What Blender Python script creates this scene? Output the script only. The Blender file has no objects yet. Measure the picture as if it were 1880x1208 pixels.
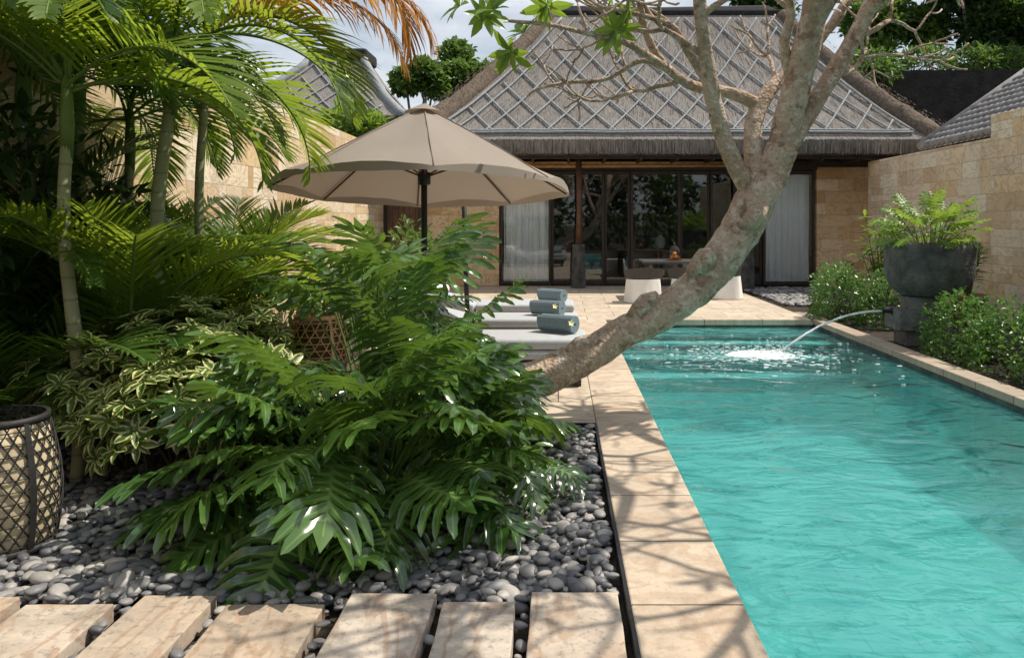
import bpy, bmesh, math, random
import numpy as np
from mathutils import Vector, Matrix, noise
R=math.radians
random.seed(7); rng=np.random.default_rng(7)
sc=bpy.context.scene; COL=sc.collection
F=1450.; CX=1025.; CY=408.; H=1.5
def P(px,py,Y): return ((px-CX)*Y/F, Y, H+(CY-py)*Y/F)
U=random.uniform
# foliage is kept clear of a few real gaps (in front of the small lantern, the towels and the bare trunk base)
def gap(p):
    y=p[1]
    if y<2 or y>7.05: return False
    px=CX+p[0]*F/y; py=CY-(p[2]-H)*F/y
    return (518<px<648 and 560<py<662) or (950<px<1085 and 515<py<620 and y<6.9) or (985<px<1120 and 600<py<725 and y<5.75) or (880<px<1010 and 300<py<500 and y<6.5)
# ------------------------------------------------------------------ mesh builder
def wloc(o):
    v=Vector((0,0,0))
    while o is not None: v=v+o.location; o=o.parent
    return v
class MB:
    def __init__(s): s.v=[]; s.f=[]; s.a=[]; s.n=0
    def add(s,verts,faces,lf=None):
        verts=np.asarray(verts,float).reshape(-1,3); o=s.n
        s.v.append(verts); s.f.extend([tuple([i+o for i in f]) for f in faces])
        if lf is None: lf=np.zeros((len(verts),3)); lf[:,2]=random.random()
        s.a.append(np.asarray(lf,float)); s.n+=len(verts)
    def inst(s,T,M,loc,rnd=None):
        v,f,lf=T
        lf=lf.copy(); lf[:,2]=random.random() if rnd is None else rnd
        s.add(v@M.T+np.asarray(loc),f,lf)
    def box(s,x0,y0,z0,x1,y1,z1):
        v=[(x,y,z) for x in(x0,x1) for y in(y0,y1) for z in(z0,z1)]
        s.add(v,[(0,1,3,2),(4,6,7,5),(0,4,5,1),(2,3,7,6),(0,2,6,4),(1,5,7,3)])
    def tube(s,pts,rad,n=8,jit=0,fq=6,cap=True):
        pts=[Vector(p) for p in pts]; k=len(pts)
        if not hasattr(rad,'__len__'): rad=[rad]*k
        t=[]
        for i in range(k):
            a=pts[max(i-1,0)]; b=pts[min(i+1,k-1)]; d=(b-a); t.append(d.normalized() if d.length>1e-9 else Vector((0,0,1)))
        u=t[0].orthogonal().normalized(); V=[]; Fc=[]
        for i in range(k):
            u=(u-t[i]*u.dot(t[i])); u=u.normalized() if u.length>1e-6 else t[i].orthogonal().normalized()
            w=t[i].cross(u)
            for j in range(n):
                a=2*math.pi*j/n; dv=u*math.cos(a)+w*math.sin(a); r=rad[i]
                q=pts[i]+dv*r
                if jit: q=pts[i]+dv*r*(1+jit*noise.noise(q*fq)+jit*.6*noise.noise(q*fq*2.7))
                V.append(q[:])
        for i in range(k-1):
            for j in range(n):
                Fc.append((i*n+j,i*n+(j+1)%n,(i+1)*n+(j+1)%n,(i+1)*n+j))
        if cap: Fc.append(tuple(range(n-1,-1,-1))); Fc.append(tuple((k-1)*n+j for j in range(n)))
        s.add(V,Fc)
    def lathe(s,prof,n=24,c=(0,0,0)):
        V=[];Fc=[];k=len(prof)
        for r,z in prof:
            for j in range(n):
                a=2*math.pi*j/n; V.append((c[0]+r*math.cos(a),c[1]+r*math.sin(a),c[2]+z))
        for i in range(k-1):
            for j in range(n): Fc.append((i*n+j,i*n+(j+1)%n,(i+1)*n+(j+1)%n,(i+1)*n+j))
        s.add(V,Fc)
    def grid(s,fn,nu,nv):
        V=[fn(i/nu,j/nv) for j in range(nv+1) for i in range(nu+1)]
        Fc=[(j*(nu+1)+i,j*(nu+1)+i+1,(j+1)*(nu+1)+i+1,(j+1)*(nu+1)+i) for j in range(nv) for i in range(nu)]
        s.add(V,Fc)
    def build(s,name,mat,parent=None,smooth=False,loc=None,bevel=0,seg=2):
        v=np.concatenate(s.v); a=np.concatenate(s.a)
        org=np.array((0,0,0),float)
        if parent is not None: org=np.array(wloc(parent)[:])
        elif loc is not None: org=np.array(loc,float)
        me=bpy.data.meshes.new(name); me.from_pydata((v-org).tolist(),[],s.f)
        at=me.attributes.new('lf','FLOAT_VECTOR','POINT'); at.data.foreach_set('vector',a.astype(np.float32).ravel())
        me.materials.append(mat)
        if smooth: me.polygons.foreach_set('use_smooth',[True]*len(me.polygons))
        me.update()
        o=bpy.data.objects.new(name,me); COL.objects.link(o)
        if parent is not None: o.parent=parent
        elif loc is not None: o.location=loc
        if bevel:
            b=o.modifiers.new('bevel','BEVEL'); b.width=bevel; b.segments=seg; b.limit_method='ANGLE'; b.angle_limit=R(40)
            if smooth is False and seg>2: me.polygons.foreach_set('use_smooth',[True]*len(me.polygons))
        return o
def thing(name,label,cat,loc=(0,0,0),group=None):
    o=bpy.data.objects.new(name,None); COL.objects.link(o); o.location=loc; o.empty_display_size=.1
    o['label']=label; o['category']=cat
    if group: o['group']=group
    return o
def tag(o,label,cat,group=None,kind=None):
    o['label']=label; o['category']=cat
    if group: o['group']=group
    if kind: o['kind']=kind
    return o
def struct(o,label,cat): return tag(o,label,cat,kind='structure')
def copy_tree(o,loc=None,rotz=None,label=None,parent=None):
    c=o.copy(); COL.objects.link(c)
    if parent is not None: c.parent=parent
    if loc is not None: c.location=loc
    if rotz is not None: c.rotation_euler=(0,0,rotz)
    if label: c['label']=label
    for ch in list(o.children): copy_tree(ch,parent=c)
    return c
# ------------------------------------------------------------------ materials
class G:
    def __init__(s,name,col=(.5,.5,.5),rough=.7,spec=.5,metal=0):
        s.m=bpy.data.materials.new(name); s.m.use_nodes=True; s.t=s.m.node_tree
        s.b=s.t.nodes['Principled BSDF']; s.o=s.t.nodes['Material Output']
        s.set(s.b.inputs['Base Color'],col); s.b.inputs['Roughness'].default_value=rough
        s.b.inputs['Specular IOR Level'].default_value=spec; s.b.inputs['Metallic'].default_value=metal
    def set(s,k,v):
        if isinstance(v,bpy.types.NodeSocket): s.t.links.new(v,k)
        else:
            if hasattr(v,'__len__') and k.type=='RGBA' and len(v)==3: v=(*v,1)
            k.default_value=v
    def n(s,ty,ins={},**props):
        nd=s.t.nodes.new('ShaderNode'+ty)
        for k,v in props.items(): setattr(nd,k,v)
        for k,v in ins.items(): s.set(nd.inputs[k],v)
        return nd
    def pos(s,scale=(1,1,1),obj=False):
        c=s.n('TexCoord').outputs['Object'] if obj else s.n('NewGeometry').outputs['Position']
        return s.n('Mapping',{'Vector':c,'Scale':scale}).outputs[0]
    def swz(s,ax):
        x=s.n('SeparateXYZ',{0:s.n('NewGeometry').outputs['Position']})
        return s.n('CombineXYZ',{0:x.outputs[ax[0]],1:x.outputs[ax[1]]}).outputs[0]
    def noise(s,vec,scale,detail=4,rough=.55,dist=0):
        return s.n('TexNoise',{'Vector':vec,'Scale':scale,'Detail':detail,'Roughness':rough,'Distortion':dist}).outputs[0]
    def ramp(s,f,st):
        nd=s.n('ValToRGB',{0:f}); e=nd.color_ramp.elements
        while len(e)<len(st): e.new(.5)
        for i,(p,c) in enumerate(st):
            e[i].position=p; e[i].color=(*c,1) if hasattr(c,'__len__') else (c,c,c,1)
        return nd.outputs[0]
    def mix(s,f,a,b,mode='MIX'): return s.n('MixRGB',{'Fac':f,'Color1':a,'Color2':b},blend_type=mode).outputs[0]
    def math(s,op,a,b=0.): return s.n('Math',{0:a,1:b},operation=op).outputs[0]
    def bump(s,h,st=.5,d=.02):
        nd=s.n('Bump',{'Height':h,'Strength':st,'Distance':d}); s.set(s.b.inputs['Normal'],nd.outputs[0]); return nd.outputs[0]
    def base(s,c): s.set(s.b.inputs['Base Color'],c)
def simple(name,col,rough=.7,var=.25,scale=8,bump=.15,spec=.4,metal=0,obj=False,bd=.01):
    g=G(name,col,rough,spec,metal); p=g.pos(obj=obj)
    nz=g.noise(p,scale,5,.6)
    a=tuple(c*(1-var) for c in col); b=tuple(min(1,c*(1+var)) for c in col)
    g.base(g.ramp(nz,[(.3,a),(.7,b)]))
    if bump: g.bump(g.noise(p,scale*5,3),bump,bd)
    return g.m
def leafmat(name,dark,light,rough=.35,trans=.25,edge=None,vein=None,spec=.5,tcol=None):
    g=G(name,dark,rough,spec)
    a=g.n('Attribute',attribute_name='lf'); x=g.n('SeparateXYZ',{0:a.outputs['Vector']})
    c=g.mix(x.outputs[2],dark,light)
    nz=g.noise(g.pos(),9,3)
    c=g.mix(g.math('MULTIPLY',nz,.35),c,tuple(v*.45 for v in dark))
    if vein: c=g.mix(g.ramp(x.outputs[0],[(.0,.75),(.16,0)]),c,vein)
    if edge:
        e=g.math('ADD',x.outputs[0],g.math('MULTIPLY',g.math('SUBTRACT',g.noise(g.pos(),45,2),.5),1.1))
        c=g.mix(g.ramp(e,[(.5,0),(.66,1)]),c,edge)
    g.base(c)
    tc=g.mix(.5,c,tcol if tcol else tuple(min(1,v*2.2) for v in light))
    tr=g.n('BsdfTranslucent',{'Color':tc})
    mx=g.n('MixShader',{0:trans,1:g.b.outputs[0],2:tr.outputs[0]})
    g.t.links.new(mx.outputs[0],g.o.inputs[0])
    return g.m
def stonewall(name,ax,c1,c2,c3,c4,gap=.0035):
    g=G(name,c1,.85,.25); v=g.swz(ax)
    v=g.n('MixRGB',{'Fac':.02,'Color1':v,'Color2':g.n('TexNoise',{'Vector':v,'Scale':1.2}).outputs[1]},blend_type='ADD').outputs[0]
    def br(w,h,off,gp=gap,sq=1.,sf=2):
        return g.n('TexBrick',{'Vector':v,'Color1':(0,0,0,1),'Color2':(1,1,1,1),'Mortar':(.5,.5,.5,1),'Scale':1.,'Mortar Size':gp,'Mortar Smooth':.3,'Bias':0.,'Brick Width':w,'Row Height':h},offset=off,offset_frequency=2,squash=sq,squash_frequency=sf)
    cell=br(1.5,.56,.37,.0,.7,3)
    A=br(.86,.28,.31,gap,.6,3); B=br(.60,.14,.43,gap,.7,2); C=br(1.25,.28,.27,gap,.55,2)
    s1=g.math('GREATER_THAN',cell.outputs[0],.40); s2=g.math('GREATER_THAN',cell.outputs[0],.66)
    rv=g.mix(s2,g.mix(s1,A.outputs[0],B.outputs[0]),C.outputs[0])
    mo=g.mix(s2,g.mix(s1,A.outputs[1],B.outputs[1]),C.outputs[1])
    rv=g.n('Math',{0:g.math('ADD',g.math('MULTIPLY',rv,1.),g.math('MULTIPLY',cell.outputs[0],3.7))},operation='FRACT').outputs[0]
    vec=g.n('CombineXYZ',{2:g.math('MULTIPLY',rv,37.)}).outputs[0]
    sv=g.n('VectorMath',{0:v,1:vec},operation='ADD').outputs[0]
    sw=g.n('TexNoise',{'Vector':g.n('Mapping',{'Vector':sv,'Scale':(1,1.7,1)}).outputs[0],'Scale':1.6,'Detail':3,'Distortion':2.2}).outputs[0]
    band=g.n('Math',{0:g.math('MULTIPLY',sw,30.)},operation='SINE').outputs[0]
    col=g.ramp(rv,[(0,c1),(.22,c2),(.42,c3),(.60,c1),(.80,c4),(1,c2)])
    amt=g.math('MULTIPLY',g.math('MULTIPLY',g.ramp(band,[(.2,0),(1,1)]),.9),g.noise(sv,1.1,2))
    col=g.mix(amt,col,tuple(x*.7 for x in c4))
    col=g.mix(g.math('MULTIPLY',g.noise(v,.9,5,.7),.15),col,tuple(x*.55 for x in c1))
    stain=g.ramp(g.noise(g.n('Mapping',{'Vector':v,'Scale':(2.0,.6,1)}).outputs[0],1.6,5,.6),[(.52,0),(.78,.3)])
    col=g.mix(stain,col,(.18,.145,.115))
    col=g.mix(g.math('MULTIPLY',mo,.65),col,(.18,.13,.085))
    g.base(col)
    h=g.math('ADD',g.math('MULTIPLY',mo,-.9),g.math('ADD',g.math('MULTIPLY',rv,1.1),g.math('MULTIPLY',g.noise(v,25,5),.6)))
    g.bump(h,.6,.02)
    return g.m
def paving(name,c1,c2,bw,bh,off=0.,ax=(0,1),gap=.005):
    g=G(name,c1,.75,.3); v=g.swz(ax)
    b=g.n('TexBrick',{'Vector':v,'Color1':(0,0,0,1),'Color2':(1,1,1,1),'Mortar':(.5,.5,.5,1),'Scale':1.,'Mortar Size':gap,'Mortar Smooth':.2,'Brick Width':bw,'Row Height':bh},offset=off)
    rv=b.outputs[0]
    sv=g.n('VectorMath',{0:v,1:g.n('CombineXYZ',{2:g.math('MULTIPLY',rv,21.)}).outputs[0]},operation='ADD').outputs[0]
    band=g.n('Math',{0:g.math('MULTIPLY',g.noise(sv,1.4,3,.5,1.6),30.)},operation='SINE').outputs[0]
    col=g.mix(rv,c1,c2)
    col=g.mix(g.math('MULTIPLY',g.ramp(band,[(.2,0),(1,1)]),.35),col,(.36,.22,.13))
    col=g.mix(g.ramp(g.noise(v,2.3,6,.7),[(.42,0),(.75,.5)]),col,(.25,.22,.19))
    col=g.mix(g.ramp(g.noise(v,9,6,.7),[(.50,0),(.70,.5)]),col,(.28,.20,.14))
    col=g.mix(g.math('MULTIPLY',g.ramp(g.noise(v,60,3),[(.55,0),(.8,1)]),.4),col,(.12,.10,.08))
    col=g.mix(b.outputs[1],col,(.06,.05,.04))
    g.base(col)
    g.bump(g.math('ADD',g.math('MULTIPLY',b.outputs[1],-1.),g.math('MULTIPLY',g.noise(v,40,5),.5)),.5,.006)
    return g.m
def thatch(name,lo,hi,sc=(14,1.6,1.6)):
    g=G(name,lo,.95,.1); p=g.pos(sc)
    n1=g.noise(p,3.2,5,.7); n2=g.noise(g.pos(),.9,4)
    c=g.ramp(n1,[(.3,lo),(.72,hi)])
    c=g.mix(g.ramp(n2,[(.35,.0),(.75,.4)]),c,tuple(x*.6 for x in lo))
    a=g.n('Attribute',attribute_name='lf'); x=g.n('SeparateXYZ',{0:a.outputs['Vector']})
    c=g.mix(g.math('MULTIPLY',x.outputs[2],.25),c,hi)
    g.base(c); g.bump(g.math('ADD',n1,g.math('MULTIPLY',g.noise(g.pos(),30,3),.4)),.8,.05)
    return g.m
M={}
M['wallL']=stonewall('sandstone_left',(1,2),(.70,.56,.39),(.79,.69,.53),(.68,.48,.26),(.52,.35,.19))
M['wallR']=stonewall('sandstone_right_lifted',(1,2),(.76,.62,.44),(.84,.74,.58),(.74,.53,.30),(.58,.40,.23))  # same sandstone, colours lightened to offset the shade on the right wall
M['wallF']=stonewall('sandstone_front',(0,2),(.70,.50,.30),(.79,.63,.43),(.68,.44,.21),(.52,.32,.16))
M['pave']=paving('sandstone_paving',(.64,.54,.42),(.55,.46,.35),.9,.6,.5)
M['cope']=paving('sandstone_coping',(.62,.51,.39),(.54,.43,.32),3.,.62,0.)
M['coper']=paving('weathered_coping',(.46,.38,.29),(.38,.31,.235),3.,.62,0.)
def slabmat():
    g=G('sandstone_slab',(.45,.34,.24),.8,.3); oi=g.n('ObjectInfo').outputs['Random']
    v=g.n('VectorMath',{0:g.pos((1,1,1)),1:g.n('CombineXYZ',{2:g.math('MULTIPLY',oi,30.)}).outputs[0]},operation='ADD').outputs[0]
    band=g.n('Math',{0:g.math('MULTIPLY',g.noise(g.n('Mapping',{'Vector':v,'Scale':(1,.35,1),'Rotation':(0,0,.5)}).outputs[0],2.6,4,.5,1.2),40.)},operation='SINE').outputs[0]
    c=g.mix(oi,(.48,.36,.25),(.60,.52,.44))
    c=g.mix(g.math('MULTIPLY',g.ramp(band,[(.2,0),(1,1)]),.5),c,(.34,.19,.10))
    c=g.mix(g.ramp(g.noise(v,4,6,.7),[(.40,0),(.7,.7)]),c,(.20,.17,.14))
    c=g.mix(g.ramp(g.noise(v,30,4,.7),[(.53,0),(.68,.6)]),c,(.13,.115,.10))
    g.base(c); g.bump(g.noise(v,25,6,.65),.5,.008); return g.m
M['slab']=slabmat()
M['thatch']=thatch('grey_thatch',(.11,.098,.09),(.42,.385,.355))
M['thatchd']=thatch('brown_thatch',(.075,.058,.046),(.28,.22,.17),(6,4,4))
M['ijuk']=simple('black_ridge_fibre',(.025,.024,.026),.9,.5,12,.6,bd=.04)
M['lattice']=simple('weathered_lattice',(.28,.295,.305),.8,.25,14,.3)
M['timber']=simple('dark_timber',(.035,.024,.018),.5,.4,9,.15)
M['timberb']=simple('brown_timber',(.12,.06,.034),.55,.35,7,.2)
M['bamboo']=simple('bamboo_cane',(.42,.25,.11),.5,.35,12,.15)
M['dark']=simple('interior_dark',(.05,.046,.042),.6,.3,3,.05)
M['soil']=simple('dark_soil',(.045,.033,.024),.95,.5,6,.8,bd=.05)
M['steel']=simple('black_steel',(.015,.015,.016),.5,.3,9,.1)
M['white']=simple('white_cotton',(.82,.80,.77),.9,.05,12,.15)
M['curtain']=simple('white_sheer',(.92,.93,.95),.9,.03,12,.05)
M['rattan']=simple('dark_rattan',(.06,.055,.05),.6,.4,40,.5)
M['cush']=simple('grey_canvas',(.44,.46,.48),.9,.08,20,.2)
M['towel']=simple('slate_towel',(.215,.285,.315),1.,.2,60,.8,obj=True)
M['petal']=simple('white_petal',(.85,.74,.38),.6,.1,30,.0)
M['pot']=simple('dark_mossy_stone',(.085,.085,.080),.85,.6,5,.7,bd=.03)
M['potl']=simple('grey_carved_stone',(.13,.13,.125),.85,.5,6,.7,bd=.03)
M['terra']=simple('terracotta',(.23,.10,.055),.8,.3,8,.3)
M['mosswall']=simple('black_mossy_wall',(.022,.020,.018),.95,.6,2.5,.8,bd=.1)
M['stepedge']=simple('dark_step_edge',(.01,.06,.07),.8,.3,5,.1)
M['steps']=simple('pale_step_stone',(.50,.74,.70),.7,.12,5,.1)
M['rooftile']=simple('grey_roof_tile',(.22,.21,.205),.75,.4,5,.4)
M['cream']=simple('cream_shade',(.58,.48,.31),.8,.15,6,.15)
M['blackw']=simple('black_weave',(.02,.02,.02),.6,.3,9,.2)
M['tanw']=simple('tan_weave',(.58,.40,.22),.6,.3,20,.3)
M['tand']=simple('brown_shade',(.17,.10,.055),.8,.3,20,.3)
M['hill']=simple('hillside_green',(.03,.05,.015),.95,.5,1.5,.5)
def umat():
    g=G('taupe_canvas',(.235,.195,.16),.9,.2); w=g.noise(g.pos((60,60,60)),4,2)
    g.base(g.mix(g.math('MULTIPLY',g.noise(g.pos(),2.5,4),.5),(.37,.32,.275),(.29,.245,.205))); g.bump(w,.2,.004)
    tr=g.n('BsdfTranslucent',{'Color':(.40,.29,.20,1)})
    g.t.links.new(g.n('MixShader',{0:.2,1:g.b.outputs[0],2:tr.outputs[0]}).outputs[0],g.o.inputs[0]); return g.m
M['canvas']=umat()
def barkmat():
    g=G('frangipani_bark',(.25,.2,.16),.9,.2); p=g.pos()
    n1=g.noise(p,4,6,.7); n2=g.noise(p,15,5,.65)
    c=g.ramp(n1,[(.3,(.33,.225,.15)),(.5,(.47,.345,.25)),(.7,(.60,.475,.37))])
    c=g.mix(g.ramp(n2,[(.52,0),(.62,.7)]),c,(.70,.60,.50))
    c=g.mix(g.ramp(g.noise(p,9,5,.65),[(.56,0),(.64,.7)]),c,(.18,.11,.065))
    c=g.mix(g.ramp(g.noise(p,26,4,.6),[(.58,0),(.66,.5)]),c,(.14,.09,.06))
    vo=g.n('TexVoronoi',{'Vector':p,'Scale':38.}).outputs[0]
    c=g.mix(g.ramp(vo,[(.0,.3),(.22,0)]),c,(.12,.08,.055))
    g.base(c); g.bump(g.math('ADD',g.math('MULTIPLY',n2,1.3),g.math('ADD',g.math('MULTIPLY',n1,1.2),g.math('MULTIPLY',vo,.5))),.9,.028); return g.m
M['bark']=barkmat()
def palmtrunk():
    g=G('ringed_palm_trunk',(.2,.2,.1),.6,.3); x=g.n('SeparateXYZ',{0:g.n('NewGeometry').outputs['Position']})
    z=g.math('ADD',x.outputs[2],g.math('MULTIPLY',g.noise(g.pos(),3,2),.06))
    w=g.n('Math',{0:g.math('MULTIPLY',z,48.)},operation='SINE').outputs[0]
    c=g.mix(g.noise(g.pos(),4,4),(.17,.20,.07),(.40,.38,.26))
    c=g.mix(g.ramp(w,[(.9,0),(1,.55)]),c,(.12,.11,.07)); g.base(c); g.bump(w,.12,.01); return g.m
M['ptrunk']=palmtrunk()
M['trunk']=simple('tree_bark',(.13,.105,.085),.9,.4,5,.6)
M['phil']=leafmat('split_leaf_green',(.03,.085,.022),(.115,.235,.042),.19,.22,vein=(.22,.34,.1),spec=1.,tcol=(.38,.62,.05))
M['philb']=leafmat('split_leaf_bright',(.09,.18,.022),(.22,.35,.04),.4,.4,vein=(.25,.36,.1),tcol=(.5,.7,.06))
M['stem']=simple('green_stem',(.11,.18,.04),.5,.3,6,.1)
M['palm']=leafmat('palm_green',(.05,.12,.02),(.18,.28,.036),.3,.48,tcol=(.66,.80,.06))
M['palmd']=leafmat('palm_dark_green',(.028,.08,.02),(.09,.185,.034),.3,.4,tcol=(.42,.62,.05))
M['palmo']=leafmat('palm_dry_orange',(.24,.11,.015),(.44,.20,.03),.5,.5,tcol=(.9,.40,.03))
M['varieg']=leafmat('variegated_leaf',(.07,.15,.028),(.16,.26,.048),.33,.3,edge=(.80,.76,.36))
M['hedge']=leafmat('hedge_leaf',(.045,.12,.024),(.14,.26,.05),.3,.3)
M['bush']=leafmat('tree_leaf',(.035,.085,.018),(.14,.23,.04),.42,.38)
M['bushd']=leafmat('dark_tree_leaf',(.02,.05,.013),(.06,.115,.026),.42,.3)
M['frang']=leafmat('frangipani_leaf',(.08,.17,.025),(.17,.29,.045),.36,.45,vein=(.25,.35,.1),tcol=(.5,.68,.06))
def pebmat(obj):
    g=G('pebble_stone'+('' if obj else '_bulk'),(.2,.2,.2),.5,.4)
    if obj: r=g.n('ObjectInfo').outputs['Random']
    else: r=g.n('SeparateXYZ',{0:g.n('Attribute',attribute_name='lf').outputs['Vector']}).outputs[2]
    c=g.ramp(r,[(0,(.075,.077,.085)),(.4,(.19,.19,.20)),(.7,(.32,.305,.295)),(1,(.52,.475,.43))])
    c=g.mix(g.math('MULTIPLY',g.noise(g.pos(),40,4,.7),.4),c,(.11,.108,.11)); g.base(c)
    g.bump(g.noise(g.pos(),90,3),.2,.004); return g.m
M['peb']=pebmat(True); M['pebs']=pebmat(False)
def poolmat():
    g=G('green_pool_stone',(.1,.4,.38),.6,.3); v=g.pos()
    b=g.n('TexBrick',{'Vector':v,'Color1':(.21,.48,.475,1),'Color2':(.14,.40,.405,1),'Mortar':(.07,.28,.29,1),'Scale':1.,'Mortar Size':.007,'Brick Width':.3,'Row Height':.3})
    g.base(g.mix(g.math('MULTIPLY',g.ramp(g.noise(v,1.3,5,.6),[(.35,0),(.65,1)]),.8),b.outputs[0],(.37,.62,.59))); return g.m
M['pool']=poolmat()
def watermat():
    g=G('pool_water'); g.t.nodes.remove(g.b); p=g.n('NewGeometry').outputs['Position']
    a=g.noise(g.n('Mapping',{'Vector':p,'Scale':(1.,1.4,1)}).outputs[0],1.7,2,.45,.9)
    b=g.noise(g.n('Mapping',{'Vector':p,'Scale':(1.,1.5,1)}).outputs[0],5,2,.5,.8)
    c2=g.noise(g.n('Mapping',{'Vector':p,'Scale':(1.,1.5,1)}).outputs[0],17,2,.5,.4)
    off=g.n('VectorMath',{0:p,1:(-2.75,-10.0,.12)},operation='ADD').outputs[0]
    dist=g.n('VectorMath',{0:off},operation='LENGTH').outputs['Value']
    ring=g.n('Math',{0:g.math('ADD',g.math('MULTIPLY',dist,18.),g.math('MULTIPLY',a,6.))},operation='SINE').outputs[0]
    fall=g.ramp(g.math('DIVIDE',dist,4.),[(.05,1),(1,0)])
    h=g.math('ADD',g.math('ADD',a,g.math('ADD',g.math('MULTIPLY',b,.26),g.math('MULTIPLY',c2,.04))),g.math('MULTIPLY',g.math('MULTIPLY',ring,fall),.06))
    nb=g.n('Bump',{'Height':h,'Strength':.5,'Distance':.085}).outputs[0]
    nb2=g.n('Bump',{'Height':h,'Strength':1.,'Distance':.45}).outputs[0]
    nb3=g.n('Bump',{'Height':h,'Strength':1.,'Distance':.18}).outputs[0]
    fr=g.n('Fresnel',{'IOR':1.33,'Normal':nb}).outputs[0]
    tr=g.n('BsdfTransparent',{'Color':(.55,.915,.915,1)})
    rf=g.n('BsdfRefraction',{'Color':(.55,.93,.93,1),'Roughness':.0,'IOR':1.33,'Normal':nb3})
    df=g.n('BsdfDiffuse',{'Color':(.13,.48,.48,1),'Normal':nb2})
    b0=g.n('MixShader',{0:.42,1:tr.outputs[0],2:rf.outputs[0]})
    body=g.n('MixShader',{0:.14,1:b0.outputs[0],2:df.outputs[0]})
    gl=g.n('BsdfGlossy',{'Color':(1,1,1,1),'Roughness':.02,'Normal':nb})
    g.t.links.new(g.n('MixShader',{0:fr,1:body.outputs[0],2:gl.outputs[0]}).outputs[0],g.o.inputs[0]); return g.m
M['water']=watermat()
def glassmat(name,tint=(.75,.8,.8),k=1.):
    g=G(name); g.t.nodes.remove(g.b)
    fr=g.math('MULTIPLY',g.n('Fresnel',{'IOR':1.5}).outputs[0],k)
    g.t.links.new(g.n('MixShader',{0:fr,1:g.n('BsdfTransparent',{'Color':(*tint,1)}).outputs[0],2:g.n('BsdfGlossy',{'Roughness':.02}).outputs[0]}).outputs[0],g.o.inputs[0]); return g.m
M['glass']=glassmat('door_glass',(.95,.97,.97),k=1.8)
M['glassc']=glassmat('clear_glass',(.95,.97,.97))
def jetmat():
    g=G('white_water',(.92,.96,.97),.15,.6)
    g.t.links.new(g.n('MixShader',{0:.2,1:g.b.outputs[0],2:g.n('BsdfTransparent').outputs[0]}).outputs[0],g.o.inputs[0]); return g.m
M['foam']=jetmat()
M['orange']=simple('orange_peel',(.6,.22,.03),.5,.2,20,.1)
# ------------------------------------------------------------------ leaf templates
def T_leaf(w=.35,fold=.06,droop=.18):
    v=[(0,0,0)];lf=[(0,0,0)]
    for y,k in((.22,.62),(.5,1.),(.78,.62)):
        z=-droop*y*y
        for sx in(-1,0,1):
            v.append((sx*w*.5*k,y,z+(fold*k if sx else 0))); lf.append((abs(sx),y,0))
    v.append((0,1,-droop)); lf.append((.6,1,0))
    f=[(0,2,1),(0,3,2),(1,2,5,4),(2,3,6,5),(4,5,8,7),(5,6,9,8),(7,8,10),(8,9,10)]
    return np.array(v,float),f,np.array(lf,float)
def T_dia(w=.5,fold=.1,droop=.1):
    v=[(0,0,0),(-w/2,.5,fold),(0,.5,0),(w/2,.5,fold),(0,1,-droop)]
    return np.array(v,float),[(0,2,1),(0,3,2),(1,2,4),(2,3,4)],np.array([(0,0,0),(1,.5,0),(0,.5,0),(1,.5,0),(.6,1,0)],float)
def T_phil(seed,droop=.35,cross=.35,n=7,wide=.56,web=.34):
    r=random.Random(seed); V=[];Fc=[];LF=[]
    def put(x,y,e,v,dz=0):
        z=-droop*max(y,0)**2-cross*x*x*.9+.015*math.sin(9*y+seed)+dz
        V.append((x,y,z)); LF.append((e,v,0)); return len(V)-1
    def lobe(sx,v0,v1,L,ang,wsc=1.):
        vm=(v0+v1)/2; d=(math.sin(ang)*sx,math.cos(ang)); q=(-d[1],d[0])
        if q[1]<0: q=(-q[0],-q[1])
        hw=(v1-v0)/2; prev=None; bk=r.uniform(.04,.22); tw=r.uniform(-.03,.03)
        for k,(s_,wk) in enumerate(((0,1.),(web,1.),(web+.13,.78*wsc),(web+.28,1.0*wsc),(web+.43,.80*wsc),(.90,.66*wsc),(1,.12))):
            cx=d[0]*L*s_; cy=vm+d[1]*L*s_+bk*L*s_*s_
            if k<2: c=[(cx,cy-hw),(cx,cy),(cx,cy+hw)]
            else: h=hw*wk; c=[(cx-q[0]*h,cy-q[1]*h),(cx,cy),(cx+q[0]*h,cy+q[1]*h)]
            row=[]
            for j,(x,y) in enumerate(c):
                dz=0
                if k==1 and j==1: dz=-.015
                if k>=2 and j!=1: dz=.024+r.uniform(-.018,.018)
                if k>=4: dz-=.016*(k-3)
                if k>=2: dz+=tw*(j-1)
                row.append(put(x,y,(0. if j==1 or k==0 else 1.),vm,dz))
            if prev:
                for j in(0,1):
                    q4=(prev[j],prev[j+1],row[j+1],row[j]); Fc.append(q4 if sx<0 else q4[::-1])
            prev=row
    for sx in(-1,1):
        for k in range(n):
            v0=k/n*.90; v1=(k+1)/n*.90; vm=(v0+v1)/2
            L=wide*max(.2,math.sin(math.pi*(.36+.48*vm)))**.8*r.uniform(.86,1.12)
            lobe(sx,v0,v1,L,R(112-74*vm**.9))
        lobe(sx,-.12,.0,wide*.82,R(130),1.1)
        lobe(sx,-.22,-.11,wide*.66,R(154),1.1)
    i0=put(-.07,.87,1,1);i1=put(0,.87,0,1);i2=put(.07,.87,1,1);a=put(-.09,.98,1,1);b=put(0,1.0,0,1);c=put(.09,.98,1,1);t=put(0,1.18,1,1)
    Fc+= [(i0,i1,b,a),(i1,i2,c,b),(a,b,t),(b,c,t)]
    return np.array(V,float),Fc,np.array(LF,float)
PH=[T_phil(1,.12,.5),T_phil(2,.22,.6),T_phil(3,.32,.45),T_phil(4,.08,.7)]
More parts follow.
